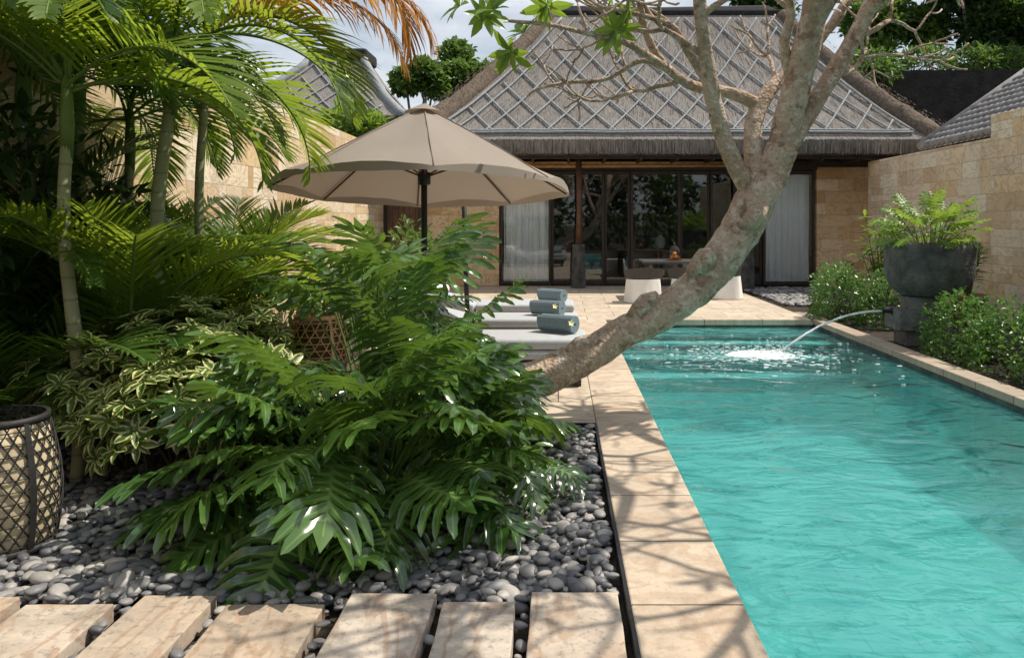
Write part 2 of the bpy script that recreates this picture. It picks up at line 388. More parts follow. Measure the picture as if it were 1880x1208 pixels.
def frame(d,roll=0.,scale=1.,up=(0,0,1)):
    d=Vector(d).normalized(); u=Vector(up)
    if abs(d.dot(u))>.98: u=Vector((1,0.01,0))
    s_=d.cross(u).normalized(); n=s_.cross(d)
    s2=s_*math.cos(roll)+n*math.sin(roll); n2=n*math.cos(roll)-s_*math.sin(roll)
    return np.array([s2[:],d[:],n2[:]]).T*scale
def adir(az,el): return Vector((math.cos(az)*math.cos(el),math.sin(az)*math.cos(el),math.sin(el)))
def rdir():
    while 1:
        v=Vector((U(-1,1),U(-1,1),U(-1,1)))
        if .05<v.length<1: return v.normalized()
# ------------------------------------------------------------------ plants
def phil_plant(name,label,loc,nl,pet,leaf,mat,elr=(8,78),h0=.12,asp=1.,dz=(40,70),mn=-50,T=None,xmax=99):
    t=thing(name,label,'plant',loc); L=MB(); S=MB(); T=T or PH
    for i in range(nl):
        az=i*2.39996+U(-.25,.25); f=(i+.5)/nl
        el=R(elr[0]+(elr[1]-elr[0])*f+U(-6,6)); pl=pet*U(.75,1.15)*(.75+.5*f)
        b=Vector(loc)+Vector((.14*math.cos(az),.14*math.sin(az),h0*f+.02))
        d=adir(az,el); pts=[b]; p=b.copy(); dd=d.copy(); k=7
        for j in range(k):
            p=p+dd*pl/k; dd=(dd+Vector((math.cos(az),math.sin(az),0))*.04-Vector((0,0,.04*asp))).normalized(); pts.append(p.copy())
        e2=el-R(U(*dz)); dl=adir(az+U(-.45,.45),max(e2,R(mn))); sz=leaf*U(.7,1.15)*(1.05-.2*f)
        if gap(p) or gap(p+dl*sz*.5) or gap(p+dl*sz) or (p+dl*sz*1.1).x>xmax: continue
        S.tube(pts,[.012*leaf/.5*(1-.5*j/k) for j in range(k+1)],6)
        L.inst(T[i%4],frame(dl,U(-.45,.45),sz),pts[-1])
    L.build('leaves',mat,t,True); S.build('stems',M['stem'],t,True)
    return t
def frond(L,S,base,az,el,length,droop,nl=40,ll=.45,v=.35,ld=.5,w=.0125,rnd=None,twist=0):
    d=Vector((math.cos(az),math.sin(az),0)); side=Vector((-math.sin(az),math.cos(az),0)); p=Vector(base); pts=[]; 
    r0=random.random() if rnd is None else rnd
    V=[];Fc=[];LF=[]
    for i in range(nl+1):
        f=i/nl; e=el-droop*f**1.3
        t=d*math.cos(e)+Vector((0,0,1))*math.sin(e)+side*twist*f; t.normalize()
        pts.append(p.copy())
        if f>.10 and not gap(p):
            nn=side.cross(t); nn=-nn if nn.z<0 and abs(e)<1.5 else nn
            A=R(68-40*f); ln=ll*(math.sin(math.pi*(.16+.80*f)))**.75
            for sg in(-1,1):
                dr=(t*math.cos(A)+side*sg*math.sin(A)+nn*v+rdir()*.09).normalized(); q=p.copy()
                wv=(t-dr*t.dot(dr)); wv=wv.normalized() if wv.length>1e-4 else nn
                rr=min(1,max(0,r0+U(-.22,.22))); o=len(V); l1=ln*U(.85,1.1)
                for k,wk in enumerate((.45,1.,.95,.6,.05)):
                    V.append((q-wv*w*wk)[:]); V.append((q+wv*w*wk)[:]); LF+=[(.3,f,rr)]*2
                    if k<4: q=q+dr*l1/4; dr=(dr-Vector((0,0,ld*.32*(.4+k*.5)))).normalized()
                for k in range(4): Fc.append((o+2*k,o+2*k+1,o+2*k+3,o+2*k+2))
        p=p+t*length/nl
    if V: L.add(V,Fc,np.array(LF))
    S.tube(pts,[.012*(1-.8*i/nl)+.002 for i in range(nl+1)],5)
def palm(name,label,base,top,r,fr,mat,trunk=True,dry=None,group=None,v=.35,ld=.42,ll=(.38,.5)):
    t=thing(name,label,'palm',base,group); L=MB(); S=MB(); T=MB()
    b=Vector(base); tp=Vector(top)
    if trunk:
        pts=[b.lerp(tp,i/14)+Vector((.04*math.sin(i*.4+b.x*9),.03*math.cos(i*.4),0)) for i in range(15)]
        rad=[r*(1.2-.28*i/14) for i in range(15)]
        T.tube(pts,rad,14,.04,5); T.build('trunk',M['ptrunk'],t,True)
        C=MB(); tq=pts[-1]; C.tube([tq-Vector((0,0,.08)),tq+Vector((0,0,.12)),tq+Vector((0,0,.35)),tq+Vector((0,0,.5))],[r*.92,r*1.12,r*.8,r*.45],12); C.build('crown_shaft',M['stem'],t,True)
        tp=tq+Vector((0,0,.40))
    for (az,el,ln,dr) in fr: frond(L,S,tp+Vector((U(-.03,.03),U(-.03,.03),U(-.1,.1))),az,el,ln,dr,ll=U(*ll),v=v,ld=ld)
    L.build('fronds',mat,t,False); S.build('stalks',M['stem'],t,True)
    if dry:
        D=MB();DS=MB()
        for a in dry: frond(D,DS,*a)
        D.build('dry_frond',M['palmo'],t,False); DS.build('dry_stalk',M['bamboo'],t,True)
    return t
def ring_fronds(n,el=(20,75),ln=(1.5,2.),dr=(70,120),az0=0):
    return [(az0+i*2.39996+U(-.2,.2),R(el[0]+(el[1]-el[0])*((i*.618)%1)),U(*ln),R(U(*dr))) for i in range(n)]
def leaf_blob(L,c,rad,n,T,size,out=.6,shell=.45,lowcut=-.5):
    c=Vector(c); rad=Vector(rad); k=0
    while k<n:
        d=rdir()
        if d.z<lowcut: continue
        s_=U(shell,1.)**.6*(1+.20*noise.noise(d*2.3+c)+.14*noise.noise(d*6+c))
        p=c+Vector((d.x*rad.x,d.y*rad.y,d.z*rad.z))*s_
        dd=(d*out+rdir()*.8+Vector((0,0,.15))).normalized(); k+=1
        if gap(p): continue
        L.inst(T,frame(dd,U(-1,1),size*U(.65,1.25)),p,min(1,max(0,U(0,1)*.75+.25*(noise.noise(p*2.5)+.5))))
def shrub(name,label,loc,blobs,n,T,size,mat,group=None,cat='shrub',whorl=0,stems=8):
    t=thing(name,label,cat,loc,group); L=MB(); S=MB()
    for c,rd in blobs:
        if whorl:
            for k in range(n):
                d=rdir()
                if d.z<-.35: continue
                p=Vector(c)+Vector((d.x*rd[0],d.y*rd[1],d.z*rd[2]))*U(.55,1.05)
                ax=(d*.7+Vector((0,0,.7))+rdir()*.4).normalized(); u=ax.orthogonal().normalized(); w=ax.cross(u); r0=random.random()
                if gap(p): continue
                for j in range(whorl):
                    a=2*math.pi*j/whorl+U(-.2,.2); dd=(u*math.cos(a)+w*math.sin(a)+ax*U(.05,.5)).normalized()
                    L.inst(T,frame(dd,0,size*U(.7,1.15),up=ax),p,r0)
        else: leaf_blob(L,c,rd,n,T,size)
        for k in range(stems):
            d=rdir(); d.z=abs(d.z); q=Vector(c)+Vector((d.x*rd[0],d.y*rd[1],d.z*rd[2]))*.8
            b=Vector((c[0]+U(-.1,.1),c[1]+U(-.1,.1),loc[2])); S.tube([b,b.lerp(q,.5)+Vector((0,0,.05)),q],[.012,.009,.005],5)
    L.build('leaves',mat,t,False); S.build('stems',M['trunk'],t,True); return t
def tree(name,label,base,h,blobs,n,size,mat,r=.16,T=None,group=None):
    t=thing(name,label,'tree',base,group); W=MB(); L=MB(); T=T or T_dia(.55)
    b=Vector(base); c=sum((Vector(k[0]) for k in blobs),Vector())/len(blobs); fork=b.lerp(Vector((c.x,c.y,b.z+h*.55)),.8)
    W.tube([b,b.lerp(fork,.5)+Vector((.08,0,0)),fork],[r,r*.8,r*.65],9,.1)
    for k,rd in blobs:
        W.tube([fork,fork.lerp(Vector(k),.5)+Vector((U(-.15,.15),0,.1)),Vector(k)],[r*.5,r*.35,r*.15],6,.1)
        for j in range(5):
            d=rdir(); W.tube([Vector(k),Vector(k)+Vector((d.x*rd[0],d.y*rd[1],d.z*rd[2]))*.8],[r*.14,.01],5)
        leaf_blob(L,k,rd,n,T,size,.5,.3,-.8)
    W.build('trunk',M['trunk'],t,True); L.build('crown',mat,t,False); return t
# ================================================================== GROUND, POOL, DECK
WZ=-.12
g=MB()
for x0,y0,x1,y1 in((-300,-300,.6,600),(4.05,-300,300,600),(.6,-300,4.05,-1.2),(.6,12.4,4.05,600)): g.add([(x0,y0,-.06),(x1,y0,-.06),(x1,y1,-.06),(x0,y1,-.06)],[(0,1,2,3)])
struct(g.build('ground',M['soil']),'dark planting soil spreading around the pool and villa','ground')
g=MB(); PX0,PX1,PY0,PY1,PZ=.70,3.96,-1.2,12.2,-.95
ZT=-.0735
V=[(PX0,PY0,PZ),(PX1,PY0,PZ),(PX1,PY1,PZ),(PX0,PY1,PZ),(PX0,PY0,ZT),(PX1,PY0,ZT),(PX1,PY1,ZT),(PX0,PY1,ZT)]
g.add(V,[(0,1,2,3),(0,4,5,1),(1,5,6,2),(2,6,7,3),(3,7,4,0)])
struct(g.build('pool_basin',M['pool'],loc=(2.33,5.5,PZ)),'green stone pool basin under the turquoise water','pool')
g=MB(); g.box(3.948,PY0+.01,-.20,3.956,PY1-.01,-.0765); g.box(.712,PY1-.02,-.20,3.946,PY1-.008,-.0865); g.box(.704,PY0+.01,-.20,.712,PY1-.021,-.0765)  # added dark strips, their colour stands for shade on the pool walls
tag(g.build('waterline_shade_strip',M['pot'],loc=(3.95,5.5,-.14)),'dark strip added as shade at the waterline around the pool','pool edge',kind='structure')
SPS=((11.65,-.17),(11.1,-.25),(10.5,-.36),(9.9,-.5))
g=MB()
for i,(ya,zt) in enumerate(SPS): g.box(PX0+.013,ya,PZ+.003,PX1-.013,PY1-.024-.003*i,zt)
so_=struct(g.build('pool_steps',M['steps'],loc=(2.33,11,PZ)),'submerged steps across the far end of the pool','steps')
g=MB()
for i,(ya,zt) in enumerate(SPS): g.box(PX0+.02,ya-.012,zt-.13,PX1-.02,ya-.003,zt+.004); g.box(PX0+.02,ya-.003,zt+.001,PX1-.02,ya+.22,zt+.005)
g.build('step_edge',M['stepedge'],so_)
g=MB(); g.grid(lambda u,v:(PX0+.002+(PX1-PX0-.004)*u,PY0+(PY1-PY0)*v,WZ),20,60)
struct(g.build('water',M['water'],smooth=True),'rippled turquoise water filling the long pool','water')
g=MB(); g.box(.285,-1.4,-.075,.73,12.16,0)
struct(g.build('pool_coping',M['cope'],bevel=.008),'sandstone coping walkway along the left pool edge','paving')
g=MB(); g.box(3.93,-1.4,-.075,4.16,13.2,0.)
struct(g.build('pool_coping_right',M['coper'],bevel=.008),'narrow weathered coping along the right pool edge','paving')
g=MB(); g.box(-2.25,5.87,-.075,.282,12.16,-.002); struct(g.build('lounger_deck',M['pave'],bevel=.006),'sandstone deck under the loungers','paving')
g=MB(); g.box(-4.05,12.163,-.085,3.927,18.58,0.); struct(g.build('terrace',M['pave'],bevel=.008),'sandstone terrace in front of the villa','terrace')
g=MB(); g.box(.268,1.2,-.075,.283,5.87,.012); g.box(-1.2,5.852,-.075,.268,5.868,.012)
tag(g.build('bed_edging',M['steel'],loc=(.27,3.5,-.06)),'thin black steel edging between pebble bed and coping','edging')
# ------------------------------------------------------------------ slabs
SL=[(-2.75,-2.13,3.13,.0,'sandstone stepping slab cut off by the left frame edge'),
(-2.06,-1.72,3.07,.02,'narrow sandstone stepping slab, second from the left'),
(-1.65,-1.36,3.14,-.01,'stepping slab just left of the split leaf tip, third from the left'),
(-1.28,-.90,3.07,.015,'stepping slab with its corner under the drooping split leaf'),
(-.83,-.49,3.16,-.01,'stepping slab in the middle, third from the pool coping'),
(-.445,-.165,3.09,.01,'narrowest stepping slab, second from the pool coping'),
(-.11,.235,3.17,-.008,'stepping slab closest to the pool coping')]
for x0,x1,yf,rz,lb in SL:
    m=MB(); hw=(x1-x0)/2; ln=(yf-2.25)/2
    m.grid(lambda u,v:(-hw+2*hw*u+.004*noise.noise((v*5,x0,0)),-ln+2*ln*v+.005*noise.noise((u*4,x1,3)),.018+.002*noise.noise((u*3+x0*9,v*4,1))),8,14)
    v=m.v[0]; nu,nv=8,14
    rim=[i for i in range(nu+1)]+[j*(nu+1)+nu for j in range(1,nv+1)]+[nv*(nu+1)+i for i in range(nu-1,-1,-1)]+[j*(nu+1) for j in range(nv-1,0,-1)]
    o=len(v); low=v[rim].copy(); low[:,2]=-.05; k=len(rim)
    m.v.append(low); m.a.append(np.zeros((k,3))); m.n+=k
    m.f+=[(rim[i],o+i,o+(i+1)%k,rim[(i+1)%k]) for i in range(k)]
    ob=m.build('stepping_slab',M['slab'],bevel=.005); ob.location=((x0+x1)/2,2.25+ln,0); ob.rotation_euler=(0,0,rz)
    tag(ob,lb,'slab','stone slabs laid across the pebble bed')
# ================================================================== WALLS
def wall(mb,x0,y0,x1,y1,z): mb.box(x0,y0,-.06,x1,y1,z)
m=MB(); wall(m,-4.37,.5,-4.05,18.3,3.2); tag(m.build('garden_wall',M['wallL'],loc=(-4.2,9,0),bevel=.01),'tall banded sandstone garden wall behind the palms','wall')
m=MB(); wall(m,6.9,12.6,7.22,17.6,2.84); wall(m,6.897,-1,7.24,12.6,3.2); tag(m.build('garden_wall',M['wallR'],loc=(7,8,0),bevel=.01),'shaded sandstone garden wall, lightened in colour, on the right behind the bowl planter','wall')
m=MB(); m.box(9.2,26,-.06,32,26.6,6.5); tag(m.build('retaining_wall',M['mosswall'],loc=(18,26.3,0)),'high black mossy retaining wall behind the villa','wall')
m=MB(); m.grid(lambda u,v:(-40+110*u,26.7+60*v,(5.6+4*v if u>.44 else 2.0*v)+1.5*noise.noise((u*9,v*5,0))),50,30)
struct(m.build('hillside',M['hill']),'dark green hillside rising behind the villa','hill')
# ================================================================== VILLA
def hiproof(m,x0,x1,y0,y1,z0,xa,xb,ya,yb,z1,c=.25,nu=40,nv=18,wob=.05):
    def zz(t): return z0+(z1-z0)*(t*(1-c)+c*t*t)
    L=lambda a,b,t:a+(b-a)*t
    def fr(u,t): 
        x=L(L(x0,xa,t),L(x1,xb,t),u); return (x,L(y0,ya,t),zz(t)+wob*noise.noise((x*1.3,t*4,y0)))
    def bk(u,t): return (L(L(x1,xb,t),L(x0,xa,t),u),L(y1,yb,t),zz(t))
    def lf(u,t): return (L(x0,xa,t),L(L(y1,yb,t),L(y0,ya,t),u),zz(t)+wob*noise.noise((u*9,t*4,3)))
    def rt(u,t): return (L(x1,xb,t),L(L(y0,ya,t),L(y1,yb,t),u),zz(t)+wob*noise.noise((u*9,t*4,7)))
    for q in(fr,bk,lf,rt): m.grid(q,nu,nv)
    m.add([(xa,ya,z1),(xb,ya,z1),(xb,yb,z1),(xa,yb,z1)],[(0,1,2,3)])
    return fr,lf,rt
def eave(m,x0,x1,y0,y1,z0,th=.28,ins=.12):
    a=[(x0,y0),(x1,y0),(x1,y1),(x0,y1)]; b=[(x0+ins,y0+ins),(x1-ins,y0+ins),(x1-ins,y1-ins),(x0+ins,y1-ins)]
    V=[(x,y,z0) for x,y in a]+[(x,y,z0-th) for x,y in b]
    m.add(V,[(i,4+i,4+(i+1)%4,(i+1)%4) for i in range(4)]+[(7,6,5,4)])
def straw(m,x0,x1,y,z0,n,l=.3,var=.15):
    for k in range(n):
        x=U(x0,x1); w=U(.006,.014); yy=y+U(-.02,.06); zt=z0+U(-.02,.05); le=l*U(1-var,1+var)
        m.add([(x-w,yy,zt),(x+w,yy,zt),(x+w*.6+U(-.015,.015),yy+.05+U(-.02,.03),zt-le),(x-w*.6+U(-.015,.015),yy+.05,zt-le)],[(0,1,2,3)])
def lattice(m,fr,x0,x1,xa,xb,t0,t1,sp,k,inset,r,ns=16,up=.028):
    for sg in(-1,1):
        X=x0-14
        while X<x1+14:
            seg=[]
            for i in range(ns*3+1):
                t=t0+(t1-t0)*i/(ns*3); x=X+sg*k*t; l=x0+(xa-x0)*t; rr=x1+(xb-x1)*t
                if l+inset<x<rr-inset:
                    p=fr((x-l)/(rr-l),t); seg.append((p[0],p[1]-up,p[2]+up+(.02 if sg>0 else 0)))
            if len(seg)>1: m.tube(seg,r,6)
            X+=sp
HX0,HX1,HY0,HY1,HZ=-3.5,8.5,17.1,27.2,3.25; HA,HB,HYA,HYB,HZ1=-.3,6.0,20.9,23.4,7.0
vil=thing('thatched_villa','long villa with grey lattice thatch roof and dark glazed doors beyond the pool','villa',(2.5,18.6,0))
m=MB(); fr,lfn,rtn=hiproof(m,HX0,HX1,HY0,HY1,HZ,HA,HB,HYA,HYB,HZ1,wob=.02); roof=m.build('roof',M['thatch'],vil,True)
m=MB(); eave(m,HX0,HX1,HY0,HY1,HZ-.003,.24); straw(m,HX0,HX1,HY0-.01,HZ,6500,.255,.05)
for k in range(1800):
    t=U(.0,.95); u=U(.02,.98); p=fr(u,t); q=fr(u+U(-.003,.003),max(0,t-.05)); w=.006
    m.add([(p[0]-w,p[1],p[2]+.01),(p[0]+w,p[1],p[2]+.01),(q[0]+w,q[1]-.01,q[2]+.018),(q[0]-w,q[1]-.01,q[2]+.018)],[(0,1,2,3)])
m.build('eave_fringe',M['thatch'],roof)
m=MB(); lattice(m,fr,HX0,HX1,HA,HB,.075,.96,.68,3.1,.54,.023)
for dt in(.06,.078):
    a=[fr(.05+.90*i/30,dt) for i in range(31)]; m.tube([(p[0],p[1]-.04,p[2]+.05) for p in a],.025,6)
for e in(0,1):
    seg=[]
    for i in range(20):
        t=.07+.89*i/19; l=HX0+(HA-HX0)*t; rr=HX1+(HB-HX1)*t; x=l+.52 if e==0 else rr-.52
        p=fr((x-l)/(rr-l),t); seg.append((p[0],p[1]-.04,p[2]+.05))
    m.tube(seg,.03,6)
m.build('bamboo_lattice',M['lattice'],roof,True)
m=MB()
for u_ in(0,1):
    pts=[];rad=[]
    for i in range(60):
        t=i/59; p=fr(u_,t); pts.append((p[0]+(.08 if u_==0 else -.08),p[1]+.05,p[2]-.04)); rad.append(.27-.07*t)
    m.tube(pts,rad,18,.12,4)
    for k in range(450):
        t=U(0,.97); p=Vector(fr(u_,t)); a=U(0,6.28); rr=.26-.07*t; o=Vector((math.cos(a)*rr,math.sin(a)*rr*.6-.05,abs(math.sin(a))*rr)); q=p+o; d=Vector((o.x*.3+(-.12 if u_==0 else .12)*U(0,1),-.09,-.12))*U(.4,.7); w=.008
        m.add([(q+Vector((0,w,0)))[:],(q-Vector((w,w,0)))[:],(q+d-Vector((w,0,0)))[:],(q+d+Vector((w,0,0)))[:]],[(0,1,2,3)])
m.build('hip_roll',M['thatchd'],roof,True)
m=MB(); m.tube([(HA-.2,22.1,6.95),(HA+.2,22.1,7.05),((HA+HB)/2,22.1,7.0),(HB-.2,22.1,7.05),(HB+.2,22.1,6.95)],[.4,.5,.48,.5,.4],14,.1,2); 
m.box(HA-.05,HYA-.06,6.95,HB+.05,HYB+.06,7.12); m.build('ridge_cap',M['ijuk'],roof,False,bevel=.05)
FY=18.6
fx=lambda px:(px-CX)*FY/F
m=MB(); m.box(-3.2,FY,0,fx(916),FY+.35,2.95); m.box(fx(1500),FY,0,7.35,FY+.35,2.95); m.box(-3.2,FY+.353,0,-2.9,26.3,2.95); m.box(7.05,FY+.353,0,7.35,26.3,2.95); m.box(-2.9,26,0,7.05,26.3,2.95)
m.build('stone_wall',M['wallF'],vil,bevel=.008)
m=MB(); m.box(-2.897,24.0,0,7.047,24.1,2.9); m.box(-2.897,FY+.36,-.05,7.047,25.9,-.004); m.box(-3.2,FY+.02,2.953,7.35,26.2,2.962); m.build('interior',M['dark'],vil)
m=MB(); m.box(HX0+.3,17.45,2.90,HX1-.3,17.6,2.968); m.box(fx(917),FY-.06,2.72,fx(1499),FY+.2,2.945); m.box(-3.2,FY-.03,2.79,fx(917)-.003,FY-.004,2.949); m.box(fx(1499)+.003,FY-.03,2.79,7.35,FY-.004,2.949)
for k in range(14): m.box(-3+k*.8,17.4,2.86,-2.94+k*.8,18.5,2.955)
m.build('lintel_beam',M['timber'],vil,bevel=.006)
m=MB(); m.tube([(fx(950),FY-.22,2.80),(fx(1340),FY-.22,2.82)],.045,8); m.tube([(fx(950),FY-.22,2.88),(fx(1340),FY-.22,2.88)],.035,8); m.build('bamboo_blind',M['bamboo'],vil,True)
dp=[918,1012,1065,1110,1158,1250,1305,1352,1402,1497]
for i in range(len(dp)-1):
    a,b=fx(dp[i])+.004,fx(dp[i+1])-.004; yy=FY+.05+(.07 if i%2 else 0); fm=MB(); w=.055
    fm.box(a,yy,.01,a+w,yy+.06,2.71); fm.box(b-w,yy,.01,b,yy+.06,2.71); fm.box(a+w,yy+.003,.01,b-w,yy+.057,.10); fm.box(a+w,yy+.003,2.62,b-w,yy+.057,2.71)
    fo=fm.build('glass_door',M['timber'],vil,bevel=.004)
    p=MB(); p.box(a+w-.005,yy+.026,.095,b-w+.005,yy+.034,2.625); p.build('pane',M['glass'],fo)
for a,b in((fx(924),fx(1010)),(fx(1406),fx(1492))):
    m=MB(); m.grid(lambda u,v:(a+(b-a)*u,FY+.22+.035*math.sin(u*38+2*math.sin(v*2))+.02*math.sin(u*90),.03+2.62*v),90,10); m.build('curtain',M['curtain'],vil,True)
for px in(1062,1372):
    x=(px-CX)*17.95/F; m=MB(); m.lathe([(.0,0),(.17,0),(.165,.5),(.14,1.0),(0,1.0)],4,(x,17.95,0)); c=m.build('column',M['pot'],vil,bevel=.01)
    n_=MB(); n_.tube([(x,17.95,.99),(x+.02,17.96,1.8),(x,17.95,2.93)],[.075,.065,.075],10,.08); n_.build('column_shaft',M['timberb'],c,True)
m=MB(); m.box(2.0,22.2,0,4.2,22.9,.75); 
s_=tag(m.build('sideboard',M['timberb'],loc=(3.1,22.5,0),bevel=.02),'dark wooden sideboard inside the villa behind the middle door','sideboard')
m=MB(); m.lathe([(0,0),(.10,0),(.15,.12),(.13,.28),(.06,.36),(.07,.40),(.05,.40)],16,(2.9,22.5,.75)); tag(m.build('vase',M['white'],loc=(2.9,22.5,.75),smooth=True),'pale vase on the sideboard inside the villa','vase')
t=thing('timber_gate','brown timber gate between the garden wall and the villa','gate',(-3.8,18.5,0))
m=MB()
for k in range(6): m.box(-4.02+k*.135,18.5,.03,-4.02+k*.135+.13,18.55,2.3)
m.build('door_leaf',M['timberb'],t,bevel=.006)
m=MB(); m.box(-4.1,18.45,0,-4.025,18.6,2.4); m.box(-3.205,18.45,0,-3.28+.003,18.6,2.4); m.box(-4.1,18.45,2.403,-3.205,18.6,2.55); m.build('frame',M['timber'],t)
# ------------------------------------------------------------------ background hut and left pavilion, right tiled roof
def hut(label,x0,x1,y0,y1,z0,xa,xb,ya,yb,z1,lat=True,name='thatched_hut'):
    t=thing(name,label,'hut',((x0+x1)/2,(y0+y1)/2,0))
    m=MB(); f,_,_=hiproof(m,x0,x1,y0,y1,z0,xa,xb,ya,yb,z1,.35,20,10); eave(m,x0,x1,y0,y1,z0-.003); straw(m,x0,x1,y0,z0,900); rf=m.build('roof',M['thatchd'] if not lat else M['thatch'],t,True)
    if lat:
        l=MB(); lattice(l,f,x0,x1,xa,xb,.06,.96,.8,2.6,.4,.03,8)
        for u_ in(0,1): l.tube([f(u_,i/9) for i in range(10)],.16,8,.2)
        l.build('bamboo_lattice',M['lattice'],rf,True)
    c=MB(); c.box(xa-.15,ya-.15,z1-.08,xb+.15,yb+.15,z1+.38); c.build('ridge_cap',M['ijuk'],rf,bevel=.1)
    w=MB(); w.box(x0+.9,y0+.9,-.05,x1-.9,y1-.9,z0-.2); w.build('wall',M['timberb'],t)
hut('small distant thatched hut with black ridge cap above the left wall',-12.0,-5.4,27.5,34,5.2,-9.4,-7.4,30,31.5,7.7)
hut('dark brown thatched pavilion rising behind the palms at far left',-12,-4.5,2.,10.5,3.25,-9.5,-7,5,7.5,6.2,False,'thatched_pavilion')
t=thing('tiled_roof_building','low building with ribbed grey tile roof behind the right wall','building',(9.2,12,0))
m=MB(); m.box(7.6,6,-.05,13,15.6,2.7); m.build('wall',M['wallR'],t)
ro=MB(); EX,EZ,TX,TZ=7.3,2.95,10.0,4.85
ro.add([(EX,5.6,EZ),(EX,15.95,EZ),(TX,15.95,TZ),(TX,5.6,TZ),(13.2,5.6,2.6),(13.2,15.95,2.6)],[(0,3,2,1),(3,4,5,2)])
rr=ro.build('roof',M['rooftile'],t)
ti=MB(); y=5.65; sl=Vector((TX-EX,0,TZ-EZ)); 
while y<15.95:
    n_=13
    for k in range(n_):
        a=Vector((EX,y,EZ))+sl*(k/n_); b=Vector((EX,y,EZ))+sl*((k+1.15)/n_)
        ti.tube([a+Vector((0,0,.055)),b+Vector((0,0,.03))],[.075,.06],8)
    y+=.2
ti.build('tiles',M['rooftile'],rr,True)
ti=MB(); ti.tube([(TX,5.5,TZ+.05),(TX,16.0,TZ+.05)],.12,10); ti.tube([Vector((EX,15.95,EZ+.06)),Vector((TX,15.95,TZ+.06))],.10,10); ti.build('ridge_tiles',M['rooftile'],rr,True)
# ================================================================== UMBRELLA
UX,UYY=P(786,400,8.0)[0],8.0; zr,zt,RR=1.84,2.66,1.50; tilt=R(-5)
um=thing('parasol','large taupe canvas parasol with scalloped rim shading the loungers','parasol',(UX,UYY,0))
def tl(p):
    x,y,z=p; return (UX+x-.04, UYY+y*math.cos(tilt), z+y*math.sin(tilt))
m=MB(); NP=8
def can(u,t,dz=0):
    a=2*math.pi*u+.22; ph=(u*NP)%1; mid=math.sin(math.pi*ph)
    r=RR*t*(1-.05*mid*t)
    z=zt-(zt-zr)*(t**1.05)-.035*mid*math.sin(math.pi*t)+.05*mid*t**5+.012*noise.noise((u*20,t*4,0))*t+.006*noise.noise((u*60,t*9,4))*t
    return tl((r*math.cos(a),r*math.sin(a),z+dz))
m.grid(can,160,26)
def val(u,t):
    x,y,z=can(u,1.0); ph=(u*NP)%1; mid=math.sin(math.pi*ph); a=2*math.pi*u+.22
    k=.035+.05*mid
    return (x+math.cos(a)*.012*t,y+math.sin(a)*.012*t,z-k*t)
m.grid(val,160,3); ca=m.build('canopy',M['canvas'],um,True)
m=MB(); m.grid(lambda u,t:tl((.20*t*math.cos(6.2832*u)*(1+.03*math.cos(50.26*u)),.20*t*math.sin(6.2832*u),zt+.045-.10*t)),32,5); m.build('vent_cap',M['canvas'],ca,True)
for k in range(NP):
    m=MB(); m.tube([can(k/NP,t,.006) for t in(.12,.35,.6,.8,1.)],.006,5); m.build('seam',M['canvas'],ca,True)
m=MB(); m.tube([(UX-.04,UYY,0.02),(UX-.04,UYY,zt+.02)],.032,14); m.build('pole',M['steel'],um,True)
m=MB(); m.lathe([(0,.07),(.01,.065),(.015,.045),(.014,.02),(.025,0)],12,(UX-.04,UYY,zt+.035)); m.build('finial',M['steel'],um,True)
m=MB(); m.lathe([(.03,-.08),(.065,-.07),(.065,.05),(.035,.06)],14,(UX-.04,UYY,1.95)); m.build('hub',M['steel'],um,True)
for k in range(NP):
    u=k/NP; p=[can(u,t,-.03) for t in(.05,.35,.65,.985)]; m=MB(); m.tube(p,.011,6); rb=m.build('rib',M['timberb'],um,True)
    m=MB(); m.tube([(UX-.04,UYY,1.95),can(u,.5,-.035)],.009,6); m.build('strut',M['timberb'],rb,True)
m=MB(); m.lathe([(0,0),(.32,0),(.32,.06),(.28,.09),(.05,.10),(.05,.35),(.034,.35)],28,(UX-.04,UYY,0.0)); m.build('base',M['pot'],um,True)
x,_,_=P(853,400,9.6); m=MB(); m.tube([(x-.02,9.6,2.15),(x+.01,9.6,1.0),(x+.05,9.6,0)],.03,12); m.lathe([(0,.0),(.2,0),(.2,.05),(.03,.07)],18,(x+.05,9.6,0)); m.lathe([(.03,2.13),(.04,2.15),(.04,2.2),(0,2.22)],12,(x-.02,9.6,0))
tag(m.build('garden_pole',M['steel'],loc=(x+.05,9.6,0),smooth=True),'slim black pole leaning slightly behind the parasol','pole')
# ================================================================== LOUNGERS, TOWELS
lg=thing('sun_lounger','x','lounger',(0,0,0),'grey sun loungers in a row beside the pool')
m=MB(); m.box(-2.0,-.37,.10,0,.37,.235); m.build('frame',M['rattan'],lg,bevel=.02)
for sx in(-1.93,-.12):
    for sy in(-.33,.25): l=MB(); l.box(sx,sy,0.,sx+.07,sy+.08,.098); l.build('leg',M['rattan'],lg)
m=MB(); m.box(-1.28,-.36,.238,.015,.36,.33); m.box(-1.28,-.355,.333,.01,.355,.43); m.build('mattress',M['cush'],lg,bevel=.035,seg=4)
ang=R(14)
def bk(x,y,z): return (-1.29-x*math.cos(ang),y,.29+x*math.sin(ang)+z*math.cos(ang))
m=MB(); V=[bk(x,y,z) for x in(0,.75) for y in(-.355,.355) for z in(0,.14)]; m.add(V,[(0,2,3,1),(4,5,7,6),(0,1,5,4),(2,6,7,3),(0,4,6,2),(1,3,7,5)]); m.build('backrest',M['cush'],lg,bevel=.035,seg=4)
m=MB(); V=[bk(x,y,z) for x in(.42,.72) for y in(-.3,.3) for z in(.145,.25)]; m.add(V,[(0,2,3,1),(4,5,7,6),(0,1,5,4),(2,6,7,3),(0,4,6,2),(1,3,7,5)]); m.build('pillow',M['white'],lg,bevel=.04,seg=4)
